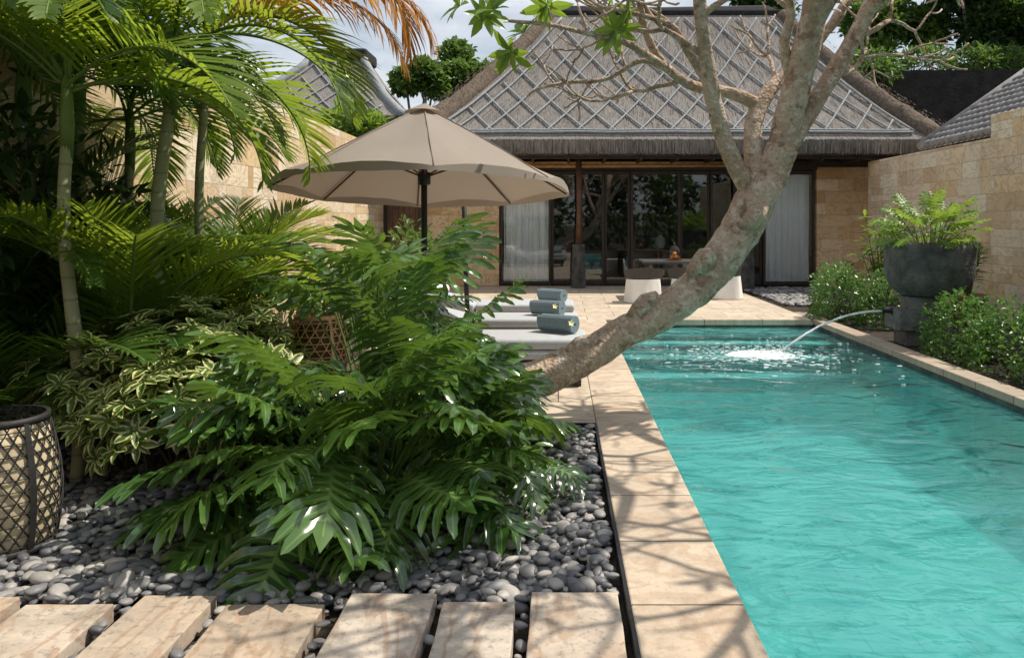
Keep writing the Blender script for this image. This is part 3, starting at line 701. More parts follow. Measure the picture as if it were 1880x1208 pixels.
LO=[(.26,7.55,'grey sun lounger nearest the camera, behind the leaning trunk'),(.22,9.05,'grey sun lounger in the middle of the row of three'),(.20,10.6,'grey sun lounger farthest away, closest to the villa')]
lg.location=(LO[0][0],LO[0][1],0); lg['label']=LO[0][2]
for x,y,lb in LO[1:]: copy_tree(lg,(x,y,0),0,lb)
def towel():
    m=MB(); n=84; V=[];Fc=[]
    for i in range(n):
        a=i/n*2*math.pi*4.2; r=.014+.066*i/(n-1)
        for rr in(r-.0072,r+.0072):
            for y in(-.19+.008*math.sin(i*.9),.19): V.append((rr*math.cos(a),y,.087+rr*math.sin(a)))
    for i in range(n-1):
        a,b=i*4,(i+1)*4
        Fc+=[(a,b,b+1,a+1),(a+2,a+3,b+3,b+2),(a,a+2,b+2,b),(a+1,b+1,b+3,a+3)]
    m.add(V,Fc); return m.build('rolled_towel',M['towel'],smooth=False)
tw=towel()
TW=[(.0,7.66,.432,R(-122),'rolled slate towel with yellow flower on the nearest lounger'),(-.12,9.05,.432,R(-118),'rolled slate towel on the middle lounger'),(-.08,10.6,.432,R(-124),'rolled slate towel on the farthest lounger')]
for i,(x,y,z,a,lb) in enumerate(TW):
    o=tw if i==0 else tw.copy()
    if i: COL.objects.link(o)
    o.location=(x,y,z); o.rotation_euler=(0,0,a); o.scale=(1.08,1.0,1.08); tag(o,lb,'towel','rolled towels on the loungers')
def flower(loc,lb):
    m=MB(); T=T_leaf(.6,.03,.1)
    for k in range(5): m.inst(T,frame(adir(k*1.2566,R(25)),0,.036),(0,0,0),.5)
    o=m.build('flower',M['petal']); o.location=loc; o.rotation_euler=(R(60),0,R(20)); tag(o,lb,'flower')
flower((TW[0][0]+.12,TW[0][1]-.18,.54),'small pale flower on the nearest rolled towel'); flower((TW[1][0]+.08,TW[1][1]-.17,.55),'small pale flower on the middle rolled towel')
# ================================================================== DINING SET
TXc,TYc=P(1232,500,15.6)[0],15.7
t=thing('dining_table','dark square dining table on the terrace','table',(TXc,TYc,0))
m=MB(); m.box(TXc-.6,TYc-.55,.70,TXc+.6,TYc+.55,.745); m.build('tabletop',M['rattan'],t,bevel=.01)
for sx in(-1,1):
    for sy in(-1,1): l=MB(); l.box(TXc+sx*.52-.03,TYc+sy*.47-.03,0,TXc+sx*.52+.03,TYc+sy*.47+.03,.697); l.build('leg',M['timber'],t)
ch=thing('dining_chair','x','chair',(0,0,0),'white skirted dining chairs')
m=MB()
def skirt(u,v):
    a=2*math.pi*u; s_=1/max(abs(math.cos(a)),abs(math.sin(a)))**.4; k=1+.14*(1-v)+.02*math.sin(a*14)*(1-v)
    return (.31*k*s_*math.cos(a),.31*k*s_*math.sin(a),.01+.43*v)
m.grid(skirt,72,8); m.add([skirt(i/36,1) for i in range(36)],[tuple(range(36))]); m.build('seat_cover',M['white'],ch,True)
m=MB()
def back(u,v,o=0):
    a=R(-165)+R(150)*u; r=.33+.05*v+o; return (r*math.cos(a)*1.0,r*math.sin(a)*.95+.04,.44+(.17+.05*math.sin(math.pi*u))*v)
m.grid(back,20,5); m.grid(lambda u,v:back(1-u,v,.025),20,5); m.grid(lambda u,v:back(u,1,.025*v),20,1); m.build('backrest',M['rattan'],ch,True)
CH=[(P(1176,540,15.3)[0],14.85,R(8),'white skirted dining chair left of the trunk with low dark back'),(P(1258,540,15.3)[0],14.95,R(-10),'white skirted dining chair partly hidden by the trunk'),(P(1330,540,15.6)[0],15.6,R(80),'white skirted dining chair right of the trunk')]
for i,(x,y,a,lb) in enumerate(CH):
    if i==0: ch.location=(x,y,0); ch.rotation_euler=(0,0,a); ch['label']=lb
    else: copy_tree(ch,(x,y,0),a,lb)
x,y=P(1237,470,15.6)[0],15.5
t=thing('glass_cloche','clear glass dome over oranges on the dining table','cloche',(x,y,.747))
m=MB(); m.lathe([(.13,.02),(.13,.16),(.11,.24),(.06,.29),(.015,.30),(.015,.33),(.025,.35),(0,.37)],20,(x,y,.747)); m.build('dome',M['glassc'],t,True)
m=MB(); m.lathe([(0,0),(.16,0),(.16,.018),(0,.018)],24,(x,y,.747)); m.build('tray',M['timberb'],t)
def ico(sub):
    b=bmesh.new(); bmesh.ops.create_icosphere(b,subdivisions=sub,radius=1.); v=np.array([p.co[:] for p in b.verts]); f=[tuple(x.index for x in q.verts) for q in b.faces]; b.free(); return v,f
I2=ico(2); I3=ico(3)
for dx,dy,dz in((-.05,0,.06),(.05,-.02,.06),(0,.05,.06),(0,0,.13)):
    m=MB(); m.add(I2[0]*.042+np.array((x+dx,y+dy,.747+dz)),I2[1]); o=m.build('orange',M['orange'],None,True,loc=(x+dx,y+dy,.747+dz)); tag(o,'orange under the glass dome on the dining table','orange','oranges under the glass dome')
# ================================================================== LANTERNS
def lantern(label,loc,wm,sm,sc=1.,n=20,wr=.0045,handle=True,gapr=.012,rows=9,straps=(-.75,-2.3,1.,2.6)):
    t=thing('woven_lantern',label,'lantern',(0,0,0),'woven bamboo lanterns')
    hh=.60
    def rad(z): k=z/hh; return .19*(1+.30*math.sin(math.pi*(k*.86+.10)))*(1-.10*k)
    m=MB(); m.lathe([(0,.02)]+[(rad(.02+(hh-.09)*i/12)-gapr,.02+(hh-.09)*i/12) for i in range(13)]+[(rad(hh)-.06,hh-.08),(rad(hh)-.065,hh-.16),(0,hh-.16)],32); m.build('shade',sm,t,True)
    m=MB()
    for sg in(-1,1):
        for k in range(n):
            m.tube([((rad(hh*i/20)+.003*sg)*math.cos(6.2832*k/n+sg*1.7*i/20),(rad(hh*i/20)+.003*sg)*math.sin(6.2832*k/n+sg*1.7*i/20),hh*i/20) for i in range(21)],wr,4)
    for k in range(1,rows):
        z=hh*k/rows; m.tube([(rad(z)*math.cos(a*.19635),rad(z)*math.sin(a*.19635),z) for a in range(33)],wr,4)
    m.build('weave',wm,t,True)
    for z in(.02,hh*.975):
        m=MB(); m.lathe([(rad(z)-.008,z-.016),(rad(z)+.010,z-.016),(rad(z)+.010,z+.016),(rad(z)-.008,z+.016)],32); m.build('rim',wm,t,True)
    for a in straps:
        m=MB(); V=[]
        for i in range(13):
            z=hh*i/12; r=rad(z)+.008
            for da in(-.06,.06): V.append((r*math.cos(a+da),r*math.sin(a+da),z))
        m.add(V,[(2*i,2*i+1,2*i+3,2*i+2) for i in range(12)]); m.build('strap',wm,t)
    if handle:
        m=MB(); m.tube([(.17*math.cos(math.pi*i/12),0,hh+.15*math.sin(math.pi*i/12)) for i in range(13)],.008,6); m.build('handle',wm,t,True)
    t.location=loc; t.scale=(sc,sc,sc); return t
lantern('large rounded lantern in black open weave on the pebbles at far left',(-2.625,3.72,-.03),M['blackw'],M['cream'],1.04,26,.0034,False,.008,12,(-.45,-1.3,-2.3,1.,2.6))
lantern('tan woven bamboo lantern glimpsed between the shrubs behind the split leaf plant',(P(583,600,7.2)[0],7.2,.0),M['tanw'],M['tand'],1.1,16,.006,True,.02,11)
# ================================================================== BOWL PLANTER + JET
BX,BY=4.72,10.05
t=thing('bowl_planter','huge dark stone bowl planter on a plinth with a water spout','planter',(BX,BY,0))
m=MB(); m.lathe([(0,.55),(.20,.55),(.35,.58),(.46,.66),(.52,.80),(.535,.95),(.54,1.12),(.545,1.17),(.53,1.22),(.49,1.225),(.475,1.15),(0,1.12)],40,(BX,BY,0)); m.build('bowl',M['pot'],t,True)
m=MB(); m.lathe([(.27,.36),(.27,.42),(.26,.48),(.28,.56),(0,.56)],28,(BX-.08,BY,0)); m.build('neck',M['potl'],t,True)
m=MB(); m.box(BX-.48,BY-.24,.14,BX+.14,BY+.24,.40); m.box(BX-.38,BY-.19,-.06,BX+.06,BY+.19,.138); m.build('plinth',M['potl'],t,bevel=.02)
m=MB(); m.tube([(BX-.47,BY,.365),(BX-.60,BY,.37)],.024,12,cap=False); m.tube([(BX-.47,BY,.365),(BX-.485,BY,.365)],.05,14); m.build('spout',M['steel'],t,True)
jt=thing('water_jet','white arc of water falling from the spout into the pool','water jet',(BX-.58,BY,.37))
m=MB()
for s_ in range(5):
    pts=[];rad=[]; ox,oz=U(-.010,.010),U(-.010,.010); vx=U(.97,1.04)
    for i in range(25):
        k=i/24; x=BX-.59-1.30*k*vx; z=.37+.04*k-.53*k*k; pts.append((x+U(-.006,.006)*k*2,BY+ox*(1+2*k)+U(-.01,.01)*k*2-.12*k,z+oz*(1+k)+U(-.008,.008)*k)); rad.append(.006+.010*k*random.random())
    m.tube(pts,rad,6)
m.build('jet',M['foam'],jt,True)
m=MB()
jx,jy=BX-.59-1.32,BY-.14
for k in range(900):
    a=U(0,6.28); r=abs(random.gauss(0,.45)); x=jx-.35+r*math.cos(a)*1.4; y=jy-.3+r*math.sin(a)*1.1
    s_=U(.004,.018)*(1.5 if r<.3 else .8); m.inst((I2[0],I2[1],np.zeros((42,3))),np.diag((s_*U(1,3.),s_*U(.8,1.4),s_*.4)),(x,y,WZ+.004))
for k in range(110):
    a=U(0,6.28); r=abs(random.gauss(0,.16)); s_=U(.003,.009); m.inst((I2[0],I2[1],np.zeros((42,3))),np.eye(3)*s_,(jx+r*math.cos(a),jy+r*math.sin(a),WZ+abs(random.gauss(0,.06))))
m.build('splash',M['foam'],jt,True)['kind']='stuff'
PHb=[T_phil(11,.15,.4,6,.45),T_phil(12,.25,.4,6,.45),T_phil(13,.1,.4,6,.45),T_phil(14,.2,.2,6,.45)]
phil_plant('leafy_fern','bright yellow green lobed plant growing in the stone bowl',(BX,BY,1.15),54,.40,.26,M['philb'],(22,86),h0=.02,asp=.4,dz=(15,45),mn=-20,T=PHb)
Tl=T_leaf(.26,.05,.3)
def stalky(name,label,loc,ns,h,size,mat,spread=.35,cat='plant'):
    t=thing(name,label,cat,loc); L=MB();S=MB()
    for k in range(ns):
        a=U(0,6.28); tip=Vector(loc)+Vector((math.cos(a)*spread*U(.2,1),math.sin(a)*spread*U(.2,1),h*U(.6,1.05))); b=Vector(loc)+Vector((U(-.04,.04),U(-.04,.04),0))
        S.tube([b,b.lerp(tip,.5)+Vector((0,0,.05)),tip],[.012,.01,.006],5)
        for j in range(16):
            p=b.lerp(tip,.35+.65*j/15); L.inst(Tl,frame(adir(j*2.4+k,R(U(5,50))),0,size*U(.7,1.15)),p)
    L.build('leaves',mat,t,False); S.build('stems',M['stem'],t,True)
stalky('broadleaf_plant','upright light green plant left of the stone bowl against the wall',(5.35,13.0,-.06),14,1.7,.26,M['frang'],.42)
tp=(6.02,11.6,-.06)
m=MB(); m.lathe([(0,0),(.17,0),(.22,.25),(.25,.42),(.28,.43),(.28,.50),(.25,.50),(.24,.44),(0,.42)],28,tp); tag(m.build('terracotta_pot',M['terra'],loc=tp,smooth=True),'terracotta pot behind the stone bowl by the right wall','pot')
stalky('potted_plant','thin leafy plant growing in the terracotta pot',(6.02,11.6,.38),7,.85,.2,M['hedge'],.25)
Td=T_dia(.55,.12,.12)
HL=[((4.64,9.1,-.06),(.44,.45,.60),'low glossy hedge shrub right beside the spout plinth'),((4.78,8.3,-.06),(.52,.55,.58),'low glossy hedge shrub in the middle of the right hedge'),((4.9,7.35,-.06),(.58,.6,.56),'low glossy hedge shrub nearest the right frame edge'),((5.75,8.6,-.06),(.5,.9,.72),'taller hedge shrub against the right wall behind the clipped row'),
((4.42,12.35,-.06),(.5,.45,.72),'rounded green shrub at the far right pool corner'),((4.95,11.75,-.06),(.5,.5,.70),'rounded green shrub left of the bowl planter'),((4.75,13.4,-.06),(.5,.55,.72),'rounded green shrub behind the far pool corner')]
for loc,rd,lb in HL:
    shrub('hedge_shrub',lb,loc,[((loc[0],loc[1],.12),rd)],1500,Td,.075,M['hedge'],'green shrubs along the right pool edge')
# ================================================================== FOREGROUND PLANTS
phil_plant('split_leaf_plant','big glossy split leaf plant sprawling over the pebbles in front',(-1.0,4.2,-.05),104,.60,.43,M['phil'],(4,88),dz=(20,56),mn=-46,xmax=.14)
phil_plant('split_leaf_plant','tall upright split leaf plant rising behind the front one',(-1.12,5.1,-.05),84,.98,.46,M['phil'],(36,88),asp=.4,dz=(16,64),xmax=-.05)
phil_plant('split_leaf_plant','split leaf plant leaning over the tree base towards the coping',(-.55,4.6,-.05),46,.48,.39,M['phil'],(12,82),dz=(20,58),xmax=.18)
Tv=T_leaf(.42,.06,.2)
shrub('variegated_shrub','cream edged variegated shrub filling the corner beside the black lantern',(-2.45,4.7,-.06),[((-2.7,4.75,.42),(.45,.45,.46)),((-2.25,4.6,.40),(.46,.42,.48)),((-2.4,5.0,.60),(.5,.45,.44))],240,Tv,.12,M['varieg'],'variegated shrubs','shrub',8)
shrub('variegated_shrub','cream edged variegated shrub left of the split leaf plant',(-1.9,4.9,-.06),[((-2.0,5.05,.52),(.42,.42,.48)),((-1.8,4.7,.32),(.4,.4,.38))],240,Tv,.115,M['varieg'],'variegated shrubs','shrub',8)
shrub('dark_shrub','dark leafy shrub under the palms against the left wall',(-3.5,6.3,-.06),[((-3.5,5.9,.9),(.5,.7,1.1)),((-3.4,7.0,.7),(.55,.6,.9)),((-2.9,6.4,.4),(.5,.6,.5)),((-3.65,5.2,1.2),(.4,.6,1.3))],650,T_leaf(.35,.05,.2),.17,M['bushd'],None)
for k,(c,rd) in enumerate((((-3.3,11.3,.4),(.5,.8,.5)),((-3.1,13.0,.5),(.5,.8,.6)),((-2.8,15.0,.6),(.6,.8,.9)))):
    shrub('leafy_shrub',('leafy shrub at the foot of the left wall, nearest of three','leafy shrub at the foot of the left wall, middle of three','leafy shrub by the gate at the far end of the left wall')[k],(c[0],c[1],-.06),[(c,rd)],650,T_leaf(.4,.05,.2),.17,M['bush'],'shrubs along the left wall')
# palms
GP='palms along the left wall'
palm('areca_palm','slender palm with ringed green trunk nearest the left frame edge',P(138,600,4.6)[:2]+(-.06,),P(128,265,4.6),.036,ring_fronds(13,(15,82),(1.2,1.7),(70,110),.5),M['palm'],group=GP)
palm('areca_palm','pale trunked palm in the middle of the left group',P(290,600,5.3)[:2]+(-.06,),P(308,190,5.3),.044,ring_fronds(13,(10,80),(1.3,1.7),(70,115),1.1),M['palm'],group=GP)
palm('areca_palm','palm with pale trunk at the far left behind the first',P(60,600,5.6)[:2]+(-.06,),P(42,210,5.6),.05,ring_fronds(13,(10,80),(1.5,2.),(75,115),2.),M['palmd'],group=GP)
D0=P(400,50,5.2); D1=P(520,-40,5.4); D2=P(600,-20,5.3)
palm('areca_palm','tall palm with orange drying frond hanging at the top',P(390,600,6.0)[:2]+(-.06,),P(370,130,6.0),.032,ring_fronds(9,(25,82),(.9,1.3),(75,120),.2),M['palm'],dry=[((D0[0],D0[1],D0[2]),R(-6),R(34),1.55,R(112),56,.46,.0,1.6,.012,.6),((D1[0],D1[1],D1[2]),R(-14),R(16),1.3,R(112),50,.5,.0,1.6,.012,.9),((D2[0],D2[1],D2[2]),R(4),R(14),.9,R(100),40,.46,.0,1.6,.012,.4)],group=GP)
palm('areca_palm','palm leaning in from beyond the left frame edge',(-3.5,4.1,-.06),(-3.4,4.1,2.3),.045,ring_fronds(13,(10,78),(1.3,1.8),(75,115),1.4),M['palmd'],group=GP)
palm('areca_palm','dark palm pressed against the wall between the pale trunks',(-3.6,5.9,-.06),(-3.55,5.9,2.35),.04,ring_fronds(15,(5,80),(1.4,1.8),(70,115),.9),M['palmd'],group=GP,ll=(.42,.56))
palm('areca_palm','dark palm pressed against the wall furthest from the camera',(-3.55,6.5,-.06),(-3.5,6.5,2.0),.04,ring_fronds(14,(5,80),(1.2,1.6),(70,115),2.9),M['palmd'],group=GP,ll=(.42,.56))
def yp(label,loc,n,mat,ln=(1.2,1.7),el=(40,82),az0=0): palm('young_palm',label,loc,(loc[0],loc[1],loc[2]+.25),.05,ring_fronds(n,el,ln,(55,95),az0),mat,False,group='young palms under the tall ones',v=.3,ld=.3)
yp('stemless young palm with bright arching fronds before the sandstone wall',(-2.6,6.2,.35),14,M['palm'],(1.2,1.65),(55,86))
yp('stemless palm crowding the sandstone wall behind the pale trunks',(-3.3,6.4,.3),14,M['palm'],(1.5,2.0),(50,85),1.)
yp('stemless young palm hiding the feet of the pale palm trunks',(-2.75,5.05,.2),12,M['palm'],(1.3,1.7),(58,88),2.)
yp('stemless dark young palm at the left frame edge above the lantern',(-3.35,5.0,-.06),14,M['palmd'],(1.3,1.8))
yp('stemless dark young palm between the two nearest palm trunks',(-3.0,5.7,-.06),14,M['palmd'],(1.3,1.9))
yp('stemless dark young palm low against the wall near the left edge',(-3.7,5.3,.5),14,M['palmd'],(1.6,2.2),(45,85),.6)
# ================================================================== FRANGIPANI
ft=thing('frangipani_tree','old frangipani with thick grey trunk leaning over the pool','tree',P(885,785,5.65))
W=MB()
def smooth(pp,k=5):
    out=[]; n=len(pp)
    for i in range(n-1):
        p0,p1,p2,p3=[np.array(pp[max(0,min(n-1,j))],float) for j in(i-1,i,i+1,i+2)]
        for s_ in range(k):
            t=s_/k; out.append(.5*((2*p1)+(-p0+p2)*t+(2*p0-5*p1+4*p2-p3)*t*t+(-p0+3*p1-3*p2+p3)*t**3))
    out.append(np.array(pp[-1],float)); return out
def limb(pp,n=14,jit=.09,k=6,world=False):
    q=smooth([(p if world else (*P(p[0],p[1],p[2]),p[3])) for p in pp],k); W.tube([p[:3] for p in q],[p[3] for p in q],n,jit,7); return q
limb([(830,800,5.6,.19),(885,745,5.66,.155),(945,708,5.74,.14),(1010,687,5.85,.138),(1085,648,5.97,.130),(1150,608,6.05,.125),(1205,581,6.1,.128),(1262,543,6.17,.138),(1315,489,6.25,.150),(1358,425,6.32,.160),(1390,362,6.35,.162),(1414,318,6.4,.14),(1438,270,6.4,.12)],30,.11,9)
for (a,b,Y,r) in((1290,482,6.1,.085),(1180,562,6.02,.07),(1382,402,6.2,.085),(1060,642,5.9,.07)):
    p=Vector(P(a,b,Y)); W.tube([p+Vector((-.12,0,-.09)),p+Vector((-.04,-.01,-.03)),p+Vector((.03,-.01,.04)),p+Vector((.11,0,.10))],[r*.3,r*.95,r,r*.3],12,.2,9)
L1=limb([(1396,375,6.35,.095),(1364,330,6.3,.078),(1330,258,6.25,.068),(1307,172,6.15,.062),(1293,80,6.0,.054),(1284,-20,5.8,.048),(1290,-160,5.5,.04)])
L2=limb([(1398,365,6.38,.11),(1384,295,6.42,.08),(1384,228,6.5,.075),(1402,182,6.55,.067),(1442,135,6.65,.05),(1505,75,6.7,.038),(1540,20,6.7,.03)])
L2b=limb([(1395,195,6.53,.058),(1345,172,6.5,.05),(1272,158,6.4,.043),(1218,118,6.3,.035),(1186,60,6.2,.03),(1172,-10,6.0,.025)])
L3=limb([(1414,335,6.4,.13),(1440,250,6.4,.118),(1460,170,6.35,.114),(1480,90,6.25,.108),(1498,10,6.1,.10),(1512,-90,5.8,.09),(1500,-220,5.3,.07)],18,.11)
L4=limb([(1442,268,6.4,.10),(1488,200,6.45,.078),(1545,110,6.5,.07),(1592,20,6.45,.06),(1615,-60,6.3,.05),(1640,-200,6.0,.042)])
L5=limb([(1462,165,6.35,.055),(1440,90,6.3,.045),(1452,20,6.2,.036),(1430,-60,6.0,.03)])
L6=limb([(1490,50,6.18,.08),(1560,-60,5.9,.07),(1700,-190,5.4,.052),(1860,-290,4.9,.04)],10)
L7=limb([(1592,20,6.45,.05),(1700,-50,5.95,.045),(1880,-110,5.4,.04),(2040,-260,4.7,.032)],10)
L8=limb([(1512,-90,5.8,.065),(1560,-220,5.2,.05),(1640,-360,4.6,.042),(1760,-480,4.0,.032)],10)
e6=L6[-1]; e7=L7[-1]
L9=limb([tuple(e7[:3])+(.034,),(3.2,4.1,3.75,.032),(2.95,3.5,3.55,.028),(2.6,2.9,3.7,.022)],9,.08,6,True)
L10=limb([tuple(e6[:3])+(.04,),(2.7,4.3,3.9,.034),(2.35,3.7,3.95,.028),(1.9,3.1,4.1,.022)],9,.08,6,True)
B1=limb([(1222,124,6.3,.032),(1150,80,6.0,.026),(1078,62,5.8,.02),(1010,46,5.6,.016),(945,40,5.5,.013),(885,32,5.4,.010)],8)
B2=limb([(1268,158,6.4,.034),(1185,112,6.5,.024),(1112,146,6.5,.019),(1040,152,6.5,.016),(985,165,6.5,.013),(968,178,6.5,.011)],8)
B3=limb([(1306,165,6.15,.034),(1262,95,6.1,.028),(1235,50,6.0,.024),(1165,25,5.9,.018),(1110,15,5.8,.014)],8)
tips=[]
def twig(p,d,L,r,lev):
    pts=[p.copy()]; q=p.copy(); dd=d.copy()
    for k in range(4):
        dd=(dd+rdir()*.28+Vector((0,0,.07))).normalized(); q=q+dd*L/4; pts.append(q.copy())
    r1=max(r*.72,.008); W.tube(pts,[r+(r1-r)*k/4 for k in range(5)],7,.08)
    if lev<=0: tips.append((q,dd)); return
    a0=U(0,6.28); u=dd.orthogonal().normalized(); w=dd.cross(u); nf=random.choice((2,2,3))
    for j in range(nf):
        a=a0+6.283*j/nf; nd=(dd*.8+(u*math.cos(a)+w*math.sin(a))*U(.5,.85)).normalized(); twig(q,nd,L*U(.68,.9),r1*.9,lev-1)
def sprout(q,i,d,L,r,lev): twig(Vector(q[i][:3]),Vector(d).normalized(),L,r,lev)
for q,i,d,L,r,lev in ((L1,22,(-.6,-.3,.5),.42,.027,3),(L1,27,(.5,-.5,.6),.45,.027,2),(L1,-1,(-.3,-.6,.8),.55,.034,2),(L1,30,(-.8,.1,.5),.42,.025,3),
 (L2,-1,(.6,.3,.6),.38,.025,3),(L2,28,(.1,.5,.8),.38,.025,3),(L2,22,(-.3,.5,.7),.38,.022,2),(L2,31,(.7,.3,.2),.36,.022,2),(L2b,-1,(-.2,-.3,.9),.4,.023,2),(L2b,14,(-.8,.3,-.05),.42,.022,3),(L2b,20,(-.3,.4,.7),.38,.022,3),(L2b,24,(-.8,.1,.3),.34,.02,2),
 (L3,26,(-.5,-.3,.6),.45,.028,2),(L3,-1,(.2,-.9,.5),.7,.055,2),
 (L4,-1,(.5,-.4,.7),.6,.036,2),(L4,15,(.9,.1,.25),.40,.027,3),(L4,20,(.7,-.3,.5),.42,.027,3),(L4,10,(.8,.5,.2),.4,.024,3),(L4,17,(.5,.8,.2),.42,.024,2),(L4,22,(.9,.3,.2),.4,.024,2),
 (L5,-1,(-.3,-.5,.8),.5,.026,2),(L5,12,(-.7,.2,.5),.38,.023,3),(B1,12,(-.3,.1,.8),.25,.012,2),(B1,7,(-.3,.1,.8),.28,.013,1),(B2,14,(-.4,0,-.5),.2,.010,1),(B2,9,(-.2,.2,.6),.3,.013,2),(B2,20,(-.4,.2,.5),.22,.011,1),(B3,12,(-.5,.1,.7),.3,.014,2),(B3,-1,(-.8,0,.3),.25,.012,1),
 (L6,12,(.3,-.8,.0),.5,.034,3),(L6,9,(.8,-.2,.1),.5,.034,3),(L6,15,(-.1,-.9,.2),.5,.032,3),
 (L7,12,(.5,-.6,.4),.5,.032,3),(L7,8,(.7,-.4,-.1),.45,.028,3),(L7,15,(-.2,-.8,.3),.5,.028,3),
 (L8,-1,(.3,-.7,.2),.5,.03,3),(L8,11,(.5,-.6,.1),.5,.03,3),(L8,15,(.1,-.8,.2),.5,.03,3),
 (L9,4,(-.6,-.3,.3),.42,.024,3),(L9,7,(.5,-.4,.3),.4,.024,3),(L9,10,(-.7,-.2,.1),.42,.024,3),(L9,13,(.4,-.6,.2),.4,.022,3),(L9,-1,(-.3,-.8,.1),.42,.022,3),(L9,9,(-.5,.5,-.1),.38,.022,3),
 (L10,4,(.6,-.3,.1),.42,.024,3),(L10,7,(-.6,-.4,.2),.42,.024,3),(L10,10,(.5,-.5,-.1),.42,.024,3),(L10,13,(-.7,-.1,.2),.42,.022,3),(L10,-1,(-.4,-.7,.1),.42,.022,3),(L10,9,(-.6,.4,-.1),.4,.022,3)):
    sprout(q,i,d,L,r,lev)
W.build('trunk',M['bark'],ft,True)
L=MB(); Tf=T_leaf(.34,.05,.25)
def rosette(p,d,n,size):
    u=d.orthogonal().normalized(); w=d.cross(u)
    for j in range(n):
        a=j*2.4; dd=(u*math.cos(a)+w*math.sin(a)+d*U(.1,.9)).normalized(); L.inst(Tf,frame(dd,0,size*U(.7,1.1),up=d),p)
for p in(P(885,32,5.4),P(845,12,5.4),P(962,62,5.55),P(940,95,5.5),P(905,20,5.4),P(1130,55,5.9),P(1155,30,5.9),P(1005,10,5.6)): rosette(Vector(p),Vector((U(-.5,.2),-.2,U(-.2,.8))).normalized(),9,.21)
for p,d in tips:
    if p.z>3.5 and random.random()<.14: rosette(p,d,7,.2)
    elif random.random()<.03: rosette(p,d,4,.12)
L.build('crown',M['frang'],ft,False)
# ================================================================== BACKGROUND TREES
def bg(label,px,py,Y,rpx,n,size,mat,nb=5,zb=0.,r=.2):
    c=Vector(P(px,py,Y)); rr=rpx*Y/F; bl=[]
    for k in range(nb): o=Vector((U(-.8,.8)*rr,U(-.6,.6)*rr,U(-.55,.6)*rr)); bl.append(((c+o)[:],(rr*U(.4,.6),rr*U(.4,.6),rr*U(.35,.55))))
    tree('garden_tree',label,(c.x,c.y,zb),c.z-zb,bl,n,size,mat,r,group='trees behind the villa')
bg('bright bushy tree between the distant hut and the villa roof',840,130,33,70,1000,.3,M['bush'])
bg('darker tree left of the bushy tree beside the parasol tip',785,150,31,48,800,.28,M['bush'])
bg('dark tree showing just above the villa roof ridge',1380,20,30,80,700,.32,M['bushd'])
bg('spreading dark tree above the retaining wall nearest the villa',1640,70,31,80,800,.33,M['bush'],6,5.5)
bg('tall dark tree above the retaining wall',1770,0,30,105,900,.33,M['bushd'],7,5.5)
bg('lighter tree at the top right frame edge',1870,60,29,90,900,.3,M['bush'],6,5.5)
shrub('palm_shrub','pale green feathery shrub showing over the left wall',P(650,225,19)[:2]+(0,),[(P(640,232,19),(.6,.6,.42)),(P(680,242,19),(.5,.5,.34))],450,T_leaf(.22,.04,.3),.32,M['frang'])
for k,(px,py,Y) in enumerate(((1600,130,25.6),(1700,120,27.3),(1790,118,27.6),(1860,122,27.8))):
    c=P(px,py,Y); shrub('wall_top_shrub',('small shrub over the villa hip','spiky shrub left on the retaining wall top','dark shrub in the middle of the retaining wall top','dark shrub at the right end of the retaining wall top')[k],(c[0],c[1],c[2]-.8),[(c,(.9,.7,.6))],500,T_leaf(.25,.04,.25),.32,M['bush'],'shrubs on the retaining wall')
# garden behind the camera, seen in the glass doors
for k,x in enumerate((-5.5,-1.5,2.5,6.5,10.5)):
    bl=[((x+U(-.8,.8),-8+U(-.6,.6),1.+j*1.1),(1.7,1.0,1.2)) for j in range(4)]
    tree('garden_tree','leafy tree mirrored in the glass doors, %s of five from the left'%('first','second','third','fourth','fifth')[k],(x,-8,-.06),3.,bl,420,.42,M['bush'] if k%2 else M['bushd'],.14,group='trees mirrored in the doors')
# ================================================================== PEBBLES (last: the ones in plain view become single stones)
bpy.context.view_layer.update(); dg=bpy.context.evaluated_depsgraph_get()
peb=[]; sp=.046
for lay in range(2):
    y=2.45
    while y<5.82:
        x=-3.6
        while x<.26:
            xx=x+U(-.02,.02); yy=y+U(-.02,.02)
            px=CX+xx*F/yy
            inslab=any(a-.02<xx<b+.02 and yy<c+.03 for a,b,c,_,_ in SL)
            if px>-60 and not inslab and xx<.245 and (lay==0 or random.random()<.45):
                sz=U(.016,.034)*(1 if random.random()<.85 else 1.35)*(1.1 if yy>3.2 else .9)
                peb.append((xx,yy,-.045+lay*.03+U(0,.018)+.02*(noise.noise((xx*2,yy*2,0))),sz))
            x+=sp
        y+=sp*.92
def pebM(sz):
    a=U(0,6.28); rot=Matrix.Rotation(a,3,'Z')@Matrix.Rotation(U(-.35,.35),3,'X')
    return np.array(rot)@np.diag((sz*U(.95,1.4),sz*U(.70,.95),sz*U(.42,.62)))
cp=Vector((0,0,H))
def vis(p):
    x,y,z,s_=p; py=CY+H*F/y; px=CX+x*F/y
    if not(py<1190 and 8<px<1170 and z>-.014): return False
    for dx in(-s_*.7,s_*.7):
        d=Vector((x+dx,y,z+s_*.4))-cp; h=sc.ray_cast(dg,cp,d.normalized(),distance=d.length-.01)
        if h[0]: return False
    return True
vv=[vis(p) for p in peb]
order=sorted(range(len(peb)),key=lambda i:-(peb[i][3]/peb[i][1]*(1 if vv[i] else .01)))
ind=set(order[:300])
PM=[]
for k in range(6):
    m=MB(); v=np.array([q*(1+.12*noise.noise(Vector(q)*1.3+Vector((k*7,0,0)))) for q in I3[0]]); m.add(v@pebM(1.).T,I3[1])
    o=m.build('pebble',M['peb'],smooth=True); PM.append(o)
first=[True]*6
st=MB(); n0=0
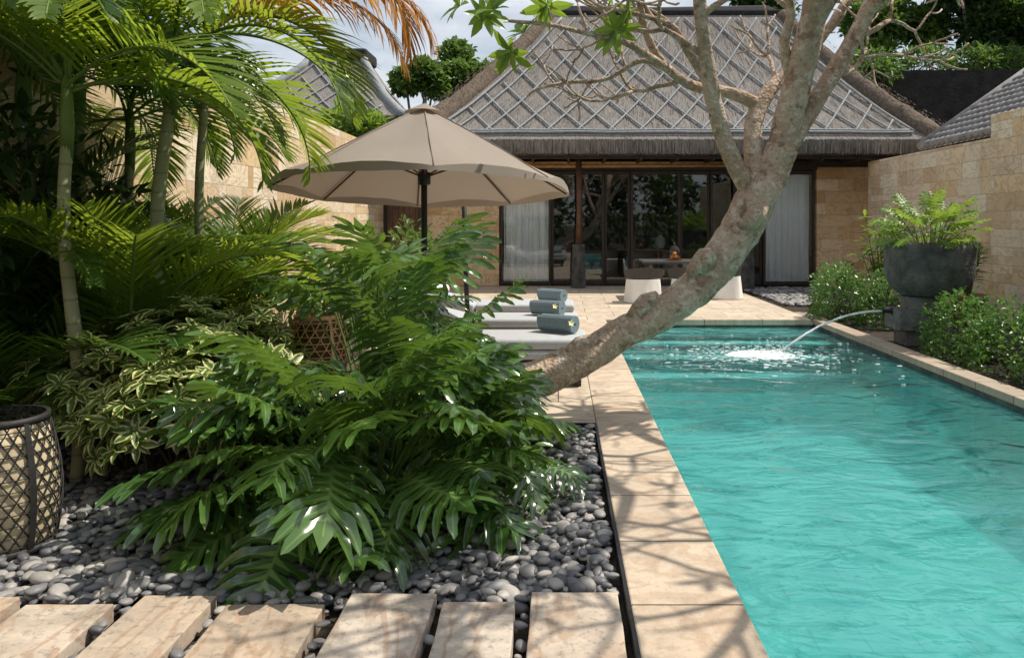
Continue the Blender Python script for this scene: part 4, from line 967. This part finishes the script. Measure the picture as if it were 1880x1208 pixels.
for i,(x,y,z,s_) in enumerate(peb):
    if i in ind:
        k=n0%6; n0+=1
        if first[k]: o=PM[k]; first[k]=False
        else: o=PM[k].copy(); COL.objects.link(o)
        o.location=(x,y,z); o.scale=(s_,s_,s_); o.rotation_euler=(U(-.2,.2),U(-.2,.2),U(0,6.28))
        tag(o,'smooth rounded grey pebble in the bed between slabs and split leaf plant','pebble','loose grey pebbles in the bed')
    else: st.inst((I2[0],I2[1],np.zeros((len(I2[0]),3))),pebM(s_),(x,y,z))
tag(st.build('pebbles',M['pebs'],smooth=True),'mass of smaller grey river pebbles covering the bed under the plants','pebbles',kind='stuff')
st=MB()
for k in range(900):
    x=U(4.22,6.1); y=U(14.6,18.5); st.inst((I2[0],I2[1],np.zeros((len(I2[0]),3))),pebM(U(.04,.07)),(x,y,-.03))
tag(st.build('pebbles',M['pebs'],smooth=True),'dark pebble strip beside the terrace below the right curtain','pebbles',kind='stuff')
# ================================================================== LIGHT, WORLD, CAMERA
SD=Vector((.53,.12,.84)).normalized()
ld=bpy.data.lights.new('sun','SUN'); ld.energy=5.0; ld.angle=R(.5); ld.color=(1,.93,.81)
so=bpy.data.objects.new('sun',ld); COL.objects.link(so); so.rotation_euler=SD.to_track_quat('Z','Y').to_euler(); so.location=(8,8,20)
w=bpy.data.worlds.new('World'); sc.world=w; w.use_nodes=True; nt=w.node_tree; bgN=nt.nodes['Background']
sky=nt.nodes.new('ShaderNodeTexSky'); sky.sky_type='NISHITA'; sky.sun_disc=False; sky.sun_elevation=math.asin(SD.z); sky.sun_rotation=math.atan2(SD.x,SD.y)
tc=nt.nodes.new('ShaderNodeTexCoord'); nz=nt.nodes.new('ShaderNodeTexNoise'); nz.inputs['Scale'].default_value=2.6; nz.inputs['Detail'].default_value=7; nz.inputs['Roughness'].default_value=.6
mp=nt.nodes.new('ShaderNodeMapping'); mp.inputs['Scale'].default_value=(1,1,2.2); nt.links.new(tc.outputs['Generated'],mp.inputs[0]); nt.links.new(mp.outputs[0],nz.inputs['Vector'])
rp=nt.nodes.new('ShaderNodeValToRGB'); rp.color_ramp.elements[0].position=.30; rp.color_ramp.elements[1].position=.60; nt.links.new(nz.outputs[0],rp.inputs[0])
mx=nt.nodes.new('ShaderNodeMixRGB'); nt.links.new(rp.outputs[0],mx.inputs[0]); nt.links.new(sky.outputs[0],mx.inputs[1]); mx.inputs[2].default_value=(8.4,8.9,9.5,1)
nt.links.new(mx.outputs[0],bgN.inputs[0]); bgN.inputs[1].default_value=.10
cam=bpy.data.cameras.new('camera'); co=bpy.data.objects.new('camera',cam); COL.objects.link(co); co.location=(0,0,H); co.rotation_euler=(R(90),0,0)
cam.sensor_width=36; cam.lens=36*F/1880; cam.shift_x=-(CX-940)/1880; cam.shift_y=-(604-CY)/1880; cam.clip_end=2000; cam.clip_start=.05
sc.camera=co
sc.view_settings.view_transform='Standard'; sc.view_settings.look='None'; sc.view_settings.exposure=0
